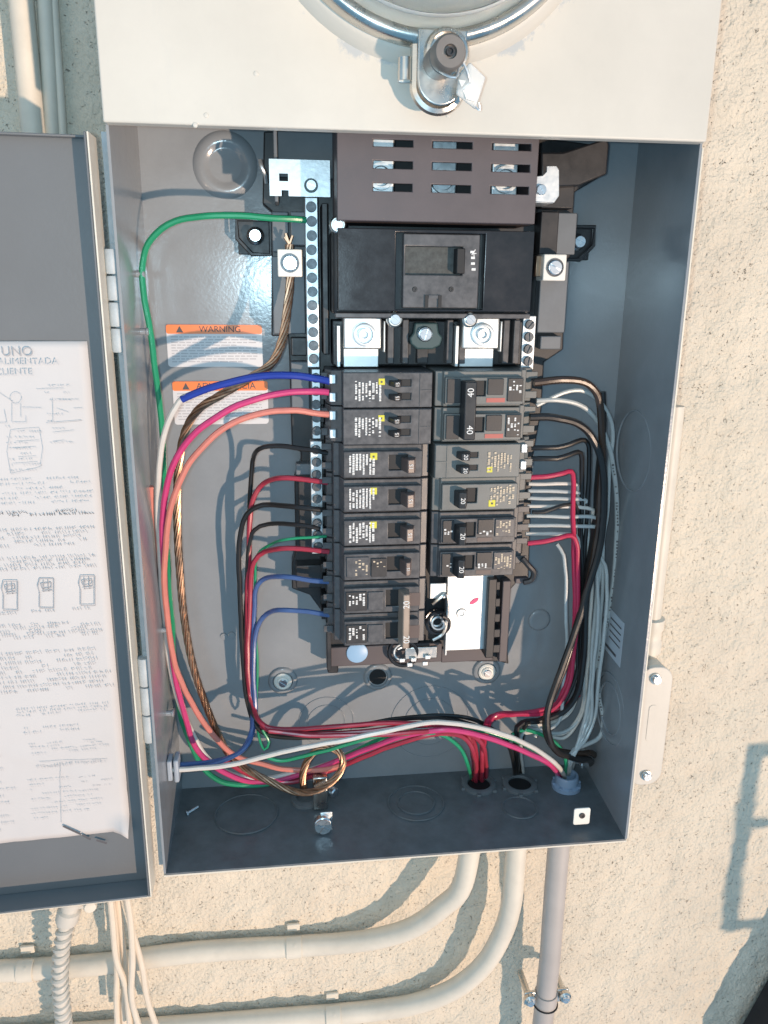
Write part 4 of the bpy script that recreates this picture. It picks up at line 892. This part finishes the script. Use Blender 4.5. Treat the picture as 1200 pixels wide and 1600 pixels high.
wire('black_wire', 'w_black', .0020, [(500, 826, -.046), (470, 820, -.046), (420, 819, -.044), (398, 828, -.041), (389, 852, -.038), (385, 920, -.034), (384, 1000, -.032), (388, 1080, -.033), (400, 1125, -.036), (440, 1140, -.040), (560, 1134, -.046), (660, 1122, -.048), (730, 1130, -.046), (752, 1150, -.046), Zp(752, 1226, -.01)], 'thin black wire above the thin green one, left side', GL)
wire('green_wire', 'w_green', .0013, [(510, 838, -.047), (480, 840, -.048), (445, 844, -.047), (420, 852, -.045), (402, 868, -.042), (398, 910, -.038), (400, 980, -.036), (403, 1050, -.036), (402, 1110, -.037), (404, 1150, -.039), (412, 1172, -.041), (420, 1160, -.042), (410, 1140, -.041)], 'thin green wire crossing the lower terminal bar on the left', GL)
wire('red_wire', 'w_red', .0023, [(514, 862, -.049), (480, 858, -.050), (440, 856, -.049), (412, 860, -.047), (397, 876, -.044), (391, 910, -.040), (388, 980, -.037), (388, 1050, -.037), (394, 1100, -.039), (408, 1130, -.043), (440, 1140, -.047), (520, 1134, -.052), (600, 1130, -.055), (670, 1132, -.056), (720, 1142, -.054), (738, 1170, -.052), Zp(740, 1227, -.01)], 'red wire below the thin green one, lowest red on the left', GL)
wire('blue_wire', 'w_blue', .0023, [(520, 910, -.047), (485, 907, -.047), (445, 901, -.046), (415, 904, -.043), (401, 922, -.040), (397, 955, -.037), (395, 1010, -.036), (393, 1070, -.037), (395, 1110, -.040), (393, 1145, -.044), (375, 1175, -.049), (340, 1189, -.054), (300, 1194, -.057), (266, 1195, -.058)], 'upper blue wire from the sixth left breaker turning to the left wall', GL)
wire('blue_wire', 'w_blue', .0023, [(518, 962, -.047), (480, 956, -.047), (440, 953, -.046), (415, 960, -.043), (402, 980, -.041), (398, 1015, -.040), (397, 1070, -.041), (398, 1120, -.044), (388, 1160, -.049), (360, 1184, -.055), (310, 1198, -.060), (266, 1201, -.061)], 'lower blue wire from the bottom left double breaker', GL)
# --- bottom run
wire('white_wire', 'w_white', .0024, [(266, 1203, -.064), (330, 1199, -.064), (390, 1188, -.064), (460, 1172, -.066), (520, 1160, -.067), (580, 1148, -.068), (640, 1135, -.068), (690, 1129, -.066), (740, 1134, -.062), (800, 1152, -.057), (845, 1176, -.053), (872, 1198, -.051), Zp(886, 1221, -.01)], 'long white wire running across the bottom to the bushing', GB)
wire('white_wire', 'w_grey', .0021, [(488, 1212, -.030), (520, 1190, -.032), (560, 1170, -.036), (610, 1152, -.042), (660, 1140, -.047), (700, 1137, -.050)], 'pale wire end crossing behind the copper loop', GB)
wire('green_wire', 'w_green', .0019, [(408, 1180, -.040), (440, 1188, -.042), (480, 1180, -.045), (540, 1165, -.050), (600, 1148, -.054), (650, 1145, -.056), (690, 1150, -.056), (718, 1168, -.054), (732, 1195, -.052), Zp(737, 1222, -.01)], 'thin green wire dropping beside the red wires into the first hole', GB)
wire('red_wire', 'w_red', .0024, [(350, 1188, -.034), (400, 1214, -.031), (450, 1222, -.032), (490, 1212, -.034), (540, 1194, -.038), (600, 1170, -.047), (660, 1151, -.055), (705, 1147, -.056), (730, 1156, -.058), (742, 1185, -.054), Zp(743, 1229, -.01)], 'dark red wire curving up through the copper loop', GB)
wire('red_wire', 'w_red', .0023, [(905, 1085, -.030), (880, 1104, -.032), (845, 1113, -.034), (800, 1115, -.038), (768, 1124, -.042), (754, 1148, -.046), (752, 1185, -.050), Zp(753, 1228, -.01)], 'red wire crossing at the lower right into the first hole', GB)
wire('red_wire', 'w_red', .0023, [(420, 1142, -.050), (500, 1150, -.054), (580, 1148, -.058), (650, 1143, -.060), (705, 1142, -.060), (738, 1150, -.058), (757, 1172, -.055), Zp(759, 1224, -.01)], 'red wire sweeping low along the back into the first hole', GB)
# --- right side
wire('black_cable', 'w_brown', .0033, [(834, 598, -.055), (870, 593, -.055), (905, 594, -.054), (927, 605, -.052), (938, 630, -.049), (941, 680, -.046), (940, 740, -.044), (934, 830, -.043), (918, 915, -.043), (900, 980, -.044), (881, 1040, -.045), (862, 1090, -.046), (853, 1125, -.047), (856, 1152, -.047), (872, 1172, -.046), (905, 1178, -.040), (928, 1178, -.030), Zp(936, 1194, -.004)], 'thick black cable from the top right breaker, upper pole', GR)
wire('black_cable', 'w_black', .0033, [(828, 652, -.055), (865, 653, -.055), (905, 663, -.053), (928, 686, -.050), (941, 730, -.048), (944, 790, -.047), (938, 850, -.047), (924, 905, -.048), (905, 965, -.049), (885, 1025, -.050), (866, 1075, -.051), (856, 1115, -.052), (858, 1150, -.052), (870, 1176, -.050), (900, 1186, -.045), (920, 1186, -.036), Zp(926, 1200, -.004)], 'thick black cable from the top right breaker, lower pole', GR)
wire('black_cable', 'w_black', .0031, [(941, 612, -.036), (942, 660, -.036), (938, 720, -.036), (930, 800, -.036), (922, 880, -.037), (915, 950, -.037), (912, 1020, -.037), (905, 1075, -.037), (885, 1108, -.036), (850, 1125, -.036), (815, 1130, -.037), (806, 1150, -.040), Zp(808, 1222, -.01)], 'thick black cable behind the grey wires on the right', GR)
wire('black_wire', 'w_black', .0022, [(830, 700, -.046), (846, 699, -.048), (870, 698, -.048), (890, 694, -.047), (908, 688, -.045), (918, 692, -.043), (921, 712, -.041), (918, 780, -.037), (914, 860, -.034), (913, 940, -.032), (910, 1020, -.031), (900, 1080, -.030), (878, 1110, -.031), (840, 1125, -.033), (818, 1140, -.038), Zp(815, 1221, -.01)], 'black wire from the right twin breaker, upper pole', GR)
wire('black_wire', 'w_black', .0022, [(830, 717, -.048), (846, 716, -.050), (870, 716, -.050), (890, 710, -.048), (903, 706, -.046), (909, 716, -.044), (910, 760, -.040), (909, 840, -.036), (910, 920, -.033), (908, 1000, -.032), (900, 1060, -.032), (880, 1100, -.033)], 'black wire from the right twin breaker, lower pole', GR)
wire('red_wire', 'w_crimson', .0023, [(828, 746, -.050), (855, 744, -.050), (880, 740, -.049), (893, 737, -.047), (897, 752, -.045), (896, 800, -.043), (898, 870, -.041), (899, 940, -.040), (896, 1000, -.039), (890, 1050, -.038), (878, 1085, -.036), (862, 1103, -.035), (820, 1113, -.036), (775, 1118, -.041), (757, 1140, -.046), Zp(756, 1227, -.01)], 'red wire from the right single breaker, upper of two', GR)
wire('red_wire', 'w_crimson', .0023, [(824, 849, -.050), (850, 845, -.050), (876, 838, -.049), (892, 836, -.047), (900, 850, -.045), (903, 900, -.043), (902, 960, -.042), (897, 1020, -.041), (888, 1070, -.039), (872, 1100, -.038), (845, 1115, -.037), (800, 1118, -.040), (765, 1130, -.046), Zp(749, 1229, -.01)], 'red wire from the lower right breaker marked 20', GR)
wire('grey_wire', 'w_grey', .0020, [(838, 634, -.044), (862, 622, -.044), (890, 612, -.043), (914, 612, -.041), (936, 628, -.038), (953, 655, -.034), (958, 690, -.032), (953, 730, -.030), (948, 800, -.030), (938, 880, -.032), (930, 960, -.033), (924, 1040, -.034), (918, 1100, -.036), (906, 1150, -.040), (893, 1190, -.044), Zp(888, 1222, -.01)], 'grey wire arching highest over the black cables on the right', GR)
pw = wire('grey_wire', 'w_grey', .0022, [(838, 626, -.045), (868, 625, -.045), (900, 631, -.043), (926, 648, -.040), (946, 682, -.036), (958, 725, -.033), (964, 780, -.031), (964, 850, -.030), (958, 925, -.029), (946, 985, -.029), (936, 1030, -.030), (936, 1080, -.031), (942, 1125, -.033), (937, 1152, -.036), (915, 1164, -.040), (897, 1172, -.043), (889, 1190, -.045), Zp(884, 1222, -.01)], 'grey wire with black printing, outermost along the right wall', GR)
def wire_print():
    pts = [at(*q) for q in [(958, 725, -.033), (964, 780, -.031), (964, 850, -.030), (958, 925, -.029), (946, 985, -.029), (936, 1030, -.030), (936, 1080, -.031), (942, 1125, -.033)]]
    C = spline(pts, .0013); mb = MB(); rnd = random.Random(5)
    for i in range(0, len(C)-2, 2):
        if rnd.random() < .3: continue
        p = C[i]; v = (CAM-p); v.z *= .6; n = v.normalized(); tdir = (C[i+1]-p).normalized(); n = (n-tdir*n.dot(tdir)).normalized(); e = tdir.cross(n)
        c = p+n*.00226+e*rnd.uniform(-.0004, .0004); l = rnd.uniform(.0004, .0008); h = rnd.uniform(.0004, .0009)
        mb.add([c-tdir*l-e*h, c+tdir*l-e*h, c+tdir*l+e*h, c-tdir*l+e*h], [(0, 1, 2, 3)])
    o = build('printed_marks', mb, M['inkd'], pw, smooth=0)
wire_print()
gl = ['topmost', 'second', 'third', 'fourth', 'fifth', 'sixth', 'seventh']
for k, (y0, xv) in enumerate(((756, 904), (767, 911), (778, 918), (791, 926), (806, 934), (821, 942), (834, 905))):
    y_ = -.042; dv = .0005*k
    end = (Zp(803+3*k, 1221, -.01) if k in (0, 2) else Zp(879+2*k, 1221, -.01)) if k in (0, 2, 4, 5) else (800+6*k, 1140+2*k, -.034)
    if k in (0, 2): tail = [(902, 1080, -.028), (885, 1118, -.028), (850, 1132+2*k, -.030), (815, 1136, -.036), end]
    elif k in (4, 5): tail = [(925, 1060, -.030), (920, 1110, -.034), (906, 1160, -.040), end]
    else: tail = [(914, 1080, -.027), (905, 1122, -.028), (880, 1142+2*k, -.030), (845, 1143, -.032), end]
    wire('grey_wire', 'w_grey' if k % 3 else 'w_white', .0018, [(826-.8*k, y0, y_), (850, y0+.5, y_), (880, y0+1, y_+.001), (xv-6, y0+3, y_+.003), (xv, y0+16, y_+.006), (xv, 880, -.032), (xv-3, 960, -.030), (xv-6, 1020, -.029)]+tail, gl[k]+' of the seven pale wires stacked beside the right breakers', GR)
for k, (x0, xm, xb, lab) in enumerate(((884, 886, 876, 'grey wire running straight down just left of the red pair'), (934, 930, 924, 'grey wire between the thick black cables and the printed one'), (948, 941, 930, 'second grey wire left of the printed one on the right'))):
    wire('grey_wire', 'w_grey', .0018, [(x0-14, 850+8*k, -.034), (x0-3, 868+8*k, -.036), (x0, 900+8*k, -.037), (x0, 950, -.038), (xm, 1010, -.037), (xm-6, 1070, -.036), (xb, 1120, -.036)]+([(860, 1138, -.034), (830, 1140, -.034), (815, 1150, -.038), Zp(818, 1221, -.01)] if k == 0 else [(xb-14, 1155, -.041), (896-4*k, 1190, -.045), Zp(890-5*k, 1221, -.01)]), lab, GR)
wire('black_wire', 'w_black', .0018, [(832, 800, -.046), (850, 800, -.046), (872, 792, -.045), (892, 788, -.043), (903, 796, -.040), (906, 850, -.036), (906, 940, -.033), (902, 1040, -.032)], 'thin black wire among the pale wires on the right', GR)
wire('green_wire', 'w_green', .0019, [(800, 1148, -.040), (820, 1140, -.038), (850, 1150, -.040), (875, 1170, -.043), (885, 1195, -.046), Zp(881, 1221, -.01)], 'short green wire entering the blue grey bushing', GB)

# ================================================================== bushings, clamps and small things on the floor
def floor_pt(px, py, z=0): return at_z(px, py, z)
c = floor_pt(885, 1222, .006)
t = thing('conduit_bushing', (c.x, c.y, 0), 'blue grey plastic bushing with wires in the box floor', 'bushing')
build('bushing_collar', MB().lathe((c.x, c.y, .0015), (0, 0, 1), [(.0125, 0), (.0125, .003), (.0100, .0045), (.0100, .011), (.0095, .0122), (.0080, .0122), (.0074, .010), (.0074, .001)], 32), M['bushing'], t)
for k in range(8):
    a = k*math.pi/4; build('collar_tooth', MB().box(c.x+.0115*math.cos(a)-.0012, c.x+.0115*math.cos(a)+.0012, c.y+.0115*math.sin(a)-.0012, c.y+.0115*math.sin(a)+.0012, .0045, .0062), M['bushing'], t, .0004)
for px, lab in ((748, 'flat locknut round the red wires in the floor'), (812, 'flat locknut round the black and grey wires in the floor')):
    c = floor_pt(px, 1226, .002); t = thing('conduit_locknut', (c.x, c.y, 0), lab, 'locknut', 'locknuts in the box floor')
    build('nut_ring', MB().lathe((c.x, c.y, .0012), (0, 0, 1), [(.0150, 0), (.0150, .0022), (.0138, .0030), (.0105, .0030), (.0098, .0024), (.0098, 0)], 32), M['floor_paint'], t)
    for k in range(6):
        a = k*math.pi/3+.3; build('nut_lug', MB().box(c.x+.0155*math.cos(a)-.0018, c.x+.0155*math.cos(a)+.0018, c.y+.0155*math.sin(a)-.0018, c.y+.0155*math.sin(a)+.0018, .0012, .0036), M['floor_paint'], t, .0004)
    build('dark_opening', MB().lathe((c.x, c.y, .0012), (0, 0, 1), [(.0097, 0), (.0097, .0008), (0, .0008)], 28), M['dark'], t)
c = floor_pt(478, 1246, .004); t = thing('ground_clamp', (c.x, c.y, .001), 'small bronze clamp with a screw holding the copper loop', 'clamp')
build('clamp_ring', MB().lathe((c.x, c.y, .001), (0, 0, 1), [(.0125, 0), (.0125, .003), (.0100, .004), (.0080, .004), (.0080, 0)], 26), M['floor_paint'], t)
q = at(500, 1222, -.040); build('clamp_body', MB().box(q.x-.006, q.x+.006, q.y-.003, q.y+.009, .003, q.z+.006), M['worn_steel'], t, .001)
q = at_z(519, 1236, .012); build('clamp_screw', MB().lathe(q, (.5, -.6, -.1), [(0, -.010), (.0026, -.010), (.0026, 0), (.0045, 0), (.0045, .003), (.0036, .004), (0, .004)], 16), M['screw'], t)
c = floor_pt(291, 1272, .002); s = MB().lathe((c.x, c.y, .0022), (.55, .35, .12), [(0, 0), (.0026, 0), (.0026, .0012), (.0012, .0015), (.0012, .011), (0, .012)], 10)
tag(build('loose_screw', s, M['screw']), 'loose little screw lying at the left of the box floor', 'screw')
c = at(264, 1198, -.062); t = thing('cable_clip', (-HW, c.y, c.z-.01), 'pale plastic clip on the left wall where blue wires end', 'clip')
build('clip_block', MB().box(-HW+.0002, -HW+.0040, c.y-.006, c.y+.006, c.z-.009, c.z+.008), M['ul'], t, .001)
build('clip_block', MB().box(-HW+.0052, -HW+.0090, c.y-.007, c.y+.007, c.z-.010, c.z+.009), M['ul'], t, .0012)

# ================================================================== conduits on the wall
def conduit(name, pts, r, m, label, group='conduits on the wall'):
    t = thing(name, pts[len(pts)//2], label, 'conduit', group)
    build('pipe', MB().tube(spline(pts, .006), r, 24), M[m], t); return t
def strap(t, px, py, y, horizontal=True, r=.0092, m='cream2'):
    c = at(px, py, y)
    n = 14
    if horizontal:
        arc = [(c.y+ (r+.0014)*-math.sin(math.pi*i/n), c.z+(r+.0014)*math.cos(math.pi*i/n)) for i in range(n+1)]
        inner = [(c.y+(r+.0001)*-math.sin(math.pi*i/n), c.z+(r+.0001)*math.cos(math.pi*i/n)) for i in range(n, -1, -1)]
        s = build('strap', MB().prism(arc+inner, c.x-.007, c.x+.007, 'x'), M[m], t, .0004)
        build('strap_ear', MB().box(c.x-.006, c.x+.006, WY-.004, WY-.001, c.z+r+.0015, c.z+r+.009), M[m], s, .0008)
        build('strap_nail', MB().lathe((c.x+.001, c.y-r*.72, c.z+r*.72), (0, -1, 1), [(.0022, 0), (.0018, .0012), (0, .0016)], 10), M[m], s)
    return t
fA = at_z(742, 1345, -.004); fA.y = -.048
fA = at(738, 1352, -.034)
cA = conduit('bent_conduit', [Vector((fA.x+.002, -.034, -.0036)), Vector((fA.x+.001, -.034, -.010)), at(724, 1378, -.032), at(692, 1416, -.027), at(645, 1449, -.019), at(590, 1466, -.011), at(530, 1474, -.006), at(450, 1479, -.004), at(300, 1488, -.004), at(150, 1507, -.004), at(0, 1517, -.004), at(-160, 1526, -.004), at(-300, 1534, -.004)], .0092, 'cream2', 'upper cream conduit bending left below the box')
strap(cA, 459, 1478, -.004); strap(cA, 42, 1514, -.004)
fB = at(806, 1345, -.034)
cB = conduit('bent_conduit', [Vector((fB.x, -.034, -.0036)), Vector((fB.x, -.034, -.010)), at(803, 1375, -.034), at(799, 1412, -.031), at(786, 1456, -.026), at(757, 1506, -.019), at(710, 1545, -.011), at(650, 1568, -.006), at(590, 1578, -.004), at(520, 1585, -.004), at(300, 1602, -.004), at(100, 1616, -.004), at(-160, 1636, -.004), at(-300, 1646, -.004)], .0092, 'cream2', 'lower cream conduit bending left below the box')
strap(cB, 520, 1585, -.004)
fC = at(872, 1335, -.040)
cC = conduit('straight_conduit', [Vector((fC.x, -.040, -.0036)), Vector((fC.x, -.040, -.012)), at(865, 1420, -.038), at(859, 1500, -.034), at(851, 1570, -.030), at(843, 1660, -.028), at(838, 1800, -.026)], .0096, 'grey_conduit', 'straight greyish conduit dropping from the right of the box')
c = at(853, 1554, -.031)
hc = thing('conduit_clamp', c, 'steel strap clamp with two screws on the straight conduit', 'clamp')
build('clamp_strap', MB().lathe((c.x, c.y, c.z-.008), (0, 0, 1), [(.0097, 0), (.0108, 0), (.0108, .011), (.0097, .011), (.0097, 0)], 32), M['grey_conduit'], hc)
for s in (-1, 1):
    build('clamp_ear', MB().box(c.x+s*.0100, c.x+s*.0215, c.y-.002, c.y+.001, c.z-.008, c.z+.006), M['worn_steel'], hc, .0008)
    b = build('ear_bolt', MB().lathe((c.x+s*.0170, c.y-.0022, c.z), (0, -1, 0), [(0, -.030), (.0032, -.030), (.0032, 0), (.0058, 0), (.0058, .0035), (.0045, .0048), (0, .005)], 18), M['worn_steel'], hc)
    inst('bolt_drive', SCR_S, b, (c.x+s*.0170, c.y-.0075, c.z), .5)
build('clamp_wire', MB().tube([(c.x+.0112*math.cos(math.pi+math.pi*i/16), c.y-.0112*abs(math.sin(math.pi*i/16)), c.z-.010) for i in range(17)], .0008, 6), M['dark'], hc)
# right side fitting
f = thing('conduit_fitting', at(1020, 1130, -.02), 'cream conduit body with a long cover beside the box', 'conduit body')
FYc = -.046
ca = at(1021, 1060, FYc); cb = at(1006, 1211, FYc); cxm = (ca.x+cb.x)/2+.002; zmid = (ca.z+cb.z)/2; hgt = ca.z-cb.z+.016
build('fitting_body', MB().prism(rrect(cxm, zmid+.002, .026, hgt, .011), FYc+.0022, WY-.003), M['cream2'], f, .002, 3)
cov = build('fitting_cover', MB().prism(rrect(cxm, zmid, .029, hgt+.004, .0125, 8), FYc, FYc+.002), M['cream'], f, .0008)
for q in (ca, cb):
    b = build('cover_screw_seat', MB().lathe((q.x+(.002 if q is cb else .0015), FYc-.0001, q.z), (0, -1, 0), [(.0050, -.0005), (.0048, .0012), (.0036, .0016), (0, .0016)], 20), M['worn_steel'], cov)
    inst('cover_screw', SCR_S, b, (q.x+.0017, FYc-.003, q.z), 1.0)
build('cover_emboss', MB().prism(rrect(cxm, zmid+.004, .007, .034, .003), FYc-.0004, FYc-.0001), M['cream'], cov, .0002)
px_ = at(1024, 930, -.018); 
SX = at(1020, 930, -.020).x; SZT = at(1050, 634, -.02).z
cD = conduit('side_conduit', [Vector((SX, -.020, zmid+hgt/2-.004)), Vector((SX, -.020, .20)), Vector((SX, -.020, SZT-.02)), Vector((SX, -.020, SZT))], .0085, 'cream2', 'thin cream conduit rising behind the right edge of the box')
zc = at(1022, 990, -.02).z
build('coupling', MB().lathe((SX, -.020, zc-.016), (0, 0, 1), [(.0086, 0), (.0115, .001), (.0115, .010), (.0105, .012), (.0105, .020), (.0118, .022), (.0118, .031), (.0086, .032)], 24), M['cream2'], cD)
# upper left pipes
cE = conduit('painted_conduit', [at(62, 330, -.008), at(52, 205, -.008), at(33, 0, -.008), at(20, -150, -.008)], .0076, 'cream2', 'wide painted pipe at the top left corner', 'pipes at the top left')
cF = conduit('painted_conduit', [at(88, 330, -.003), at(81, 205, -.003), at(70, 0, -.003), at(62, -150, -.003)], .0050, 'cream2', 'narrow painted pipe beside the wide one at top left', 'pipes at the top left')
cG = conduit('painted_cable', [at(103, 330, -.001), at(97, 205, -.001), at(83, 0, -.001), at(74, -150, -.001)], .0032, 'cream2', 'thin painted cable nearest the meter cover at top left', 'pipes at the top left')
# flexible spiral conduit at the lower left
fx = thing('flexible_conduit', at(100, 1430, -.03), 'white spiral flexible conduit hanging below the open door', 'conduit')
C = spline([at(104, 1438, -.032), at(98, 1470, -.034), at(94, 1510, -.035), at(95, 1550, -.034), at(100, 1600, -.032), at(104, 1660, -.030)], .0012)
fr = frames(C); sl_ = 0; P = []
build('flex_core', MB().tube(C, .0052, 16), M['cream'], fx)
for i, (q, (e1, e2)) in enumerate(zip(C, fr)): pass
H_ = spline([at(104, 1438, -.032), at(98, 1470, -.034), at(94, 1510, -.035), at(95, 1550, -.034), at(100, 1600, -.032), at(104, 1660, -.030)], .0004); fr = frames(H_)
arc = 0; P = []
for i, (q, (e1, e2)) in enumerate(zip(H_, fr)):
    if i: arc += (q-H_[i-1]).length
    a = arc/.0078*2*math.pi; P.append(q+(e1*math.cos(a)+e2*math.sin(a))*.0050)
build('spiral_rib', MB().tube(P, .0024, 7), M['cream'], fx)
q0 = at(112, 1405, -.032); q1 = at(104, 1440, -.032)
build('connector', MB().lathe(q1, q0-q1, [(.0085, 0), (.0095, .002), (.0095, .012), (.0075, .014), (.0075, .020), (.0105, .021), (.0105, .028), (0, .030)], 24), M['cream'], fx)
q = at(138, 1418, -.040); b = build('connector_screw', MB().lathe(q+Vector((0, .008, 0)), (.2, -1, .1), [(0, 0), (.0055, 0), (.0055, .008), (.0045, .010), (0, .0105)], 16), M['cream2'], fx)
build('connector_lug', MB().box(q.x-.010, q.x+.004, q.y+.004, q.y+.012, q.z-.005, q.z+.007), M['cream'], fx, .0012)
# hanging cables
cabs = [([(170, 1380, -.030), (176, 1440, -.030), (182, 1500, -.030), (196, 1540, -.030), (204, 1610, -.030)], 'leftmost of the cream cables hanging below the hinge'),
        ([(171, 1380, -.026), (180, 1450, -.025), (183, 1520, -.024), (182, 1560, -.024), (184, 1610, -.024)], 'cream cable hanging straight behind the leftmost one'),
        ([(195, 1380, -.030), (204, 1440, -.032), (207, 1500, -.033), (206, 1560, -.033), (222, 1620, -.033)], 'middle cream cable hanging in front of the upper conduit'),
        ([(192, 1380, -.024), (206, 1450, -.026), (222, 1510, -.028), (230, 1560, -.028), (250, 1620, -.028)], 'rightmost cream cable curving away at the bottom'),
        ([(180, 1380, -.020), (190, 1460, -.020), (196, 1520, -.020), (192, 1570, -.020), (196, 1615, -.020)], 'hindmost cream cable between the other hanging ones')]
for pts, lab in cabs:
    tag(build('hanging_cable', MB().tube(spline([at(*q) for q in pts], .005), .0027, 10), M['cable']), lab, 'cable', 'cables hanging below the hinge')

# ================================================================== things just outside the picture that shade the wall, lower right
def unsun(px, py, off):          # point off metres in front of the wall whose shadow falls at the pixel
    q = at(px, py, WY); return q-SUN_DIR*(off/SUN_DIR.y)
OFF = .28
r0 = unsun(1183, 1172, OFF); r1 = unsun(1132, 1446, OFF); r2 = unsun(1172, 1286, OFF)
rl = thing('metal_rail', (r0.x+.2, r0.y, r1.z), 'metal rail frame just beyond the right edge, shading the wall', 'rail')
xl = (r0.x+r1.x)/2
build('upright', MB().box(xl-.0062, xl+.0062, r0.y-.006, r0.y+.006, r1.z-.006, r0.z+.006), M['grey_conduit'], rl, .002)
for z, h in ((r0.z, .006), (r2.z, .0045), (r1.z, .006)):
    build('crossbar', MB().box(xl+.0065, xl+.40, r0.y-.006, r0.y+.006, z-h, z+h), M['grey_conduit'], rl, .002)
build('upright', MB().box(xl+.4005, xl+.4165, r0.y-.008, r0.y+.008, r1.z-.8, r0.z+.006), M['grey_conduit'], rl, .002)
bg = thing('black_bag', at(1200, 1620, -.06), 'black cloth bag edge in the bottom right corner', 'bag')
def bag():
    P = [at(a+62, b+12, -.05) for a, b in ((1128, 1672), (1150, 1634), (1186, 1572), (1222, 1514), (1252, 1480), (1300, 1470), (1400, 1480), (1400, 1900), (1090, 1900), (1104, 1740))]
    c = sum(P, Vector())/len(P); n = len(P); vs = []
    for y, k in ((-.056, .93), (-.051, .985), (-.044, 1.0), (-.020, 1.0), (-.002, .99)):
        vs += [Vector((c.x+(q.x-c.x)*k, y, c.z+(q.z-c.z)*k)) for q in P]
    fs = [tuple(range(n)), tuple(range(5*n-1, 4*n-1, -1))]
    for r in range(4): fs += [(r*n+i, r*n+(i+1) % n, (r+1)*n+(i+1) % n, (r+1)*n+i) for i in range(n)]
    mb = MB(); mb.add(vs, fs); build('bag_body', mb, M['cloth'], bg, .002)
    build('bag_seam', MB().tube([Vector((c.x+(q.x-c.x)*1.0, -.030, c.z+(q.z-c.z)*1.0)) for q in P], .0012, 6, True), M['cloth'], bg)
bag()
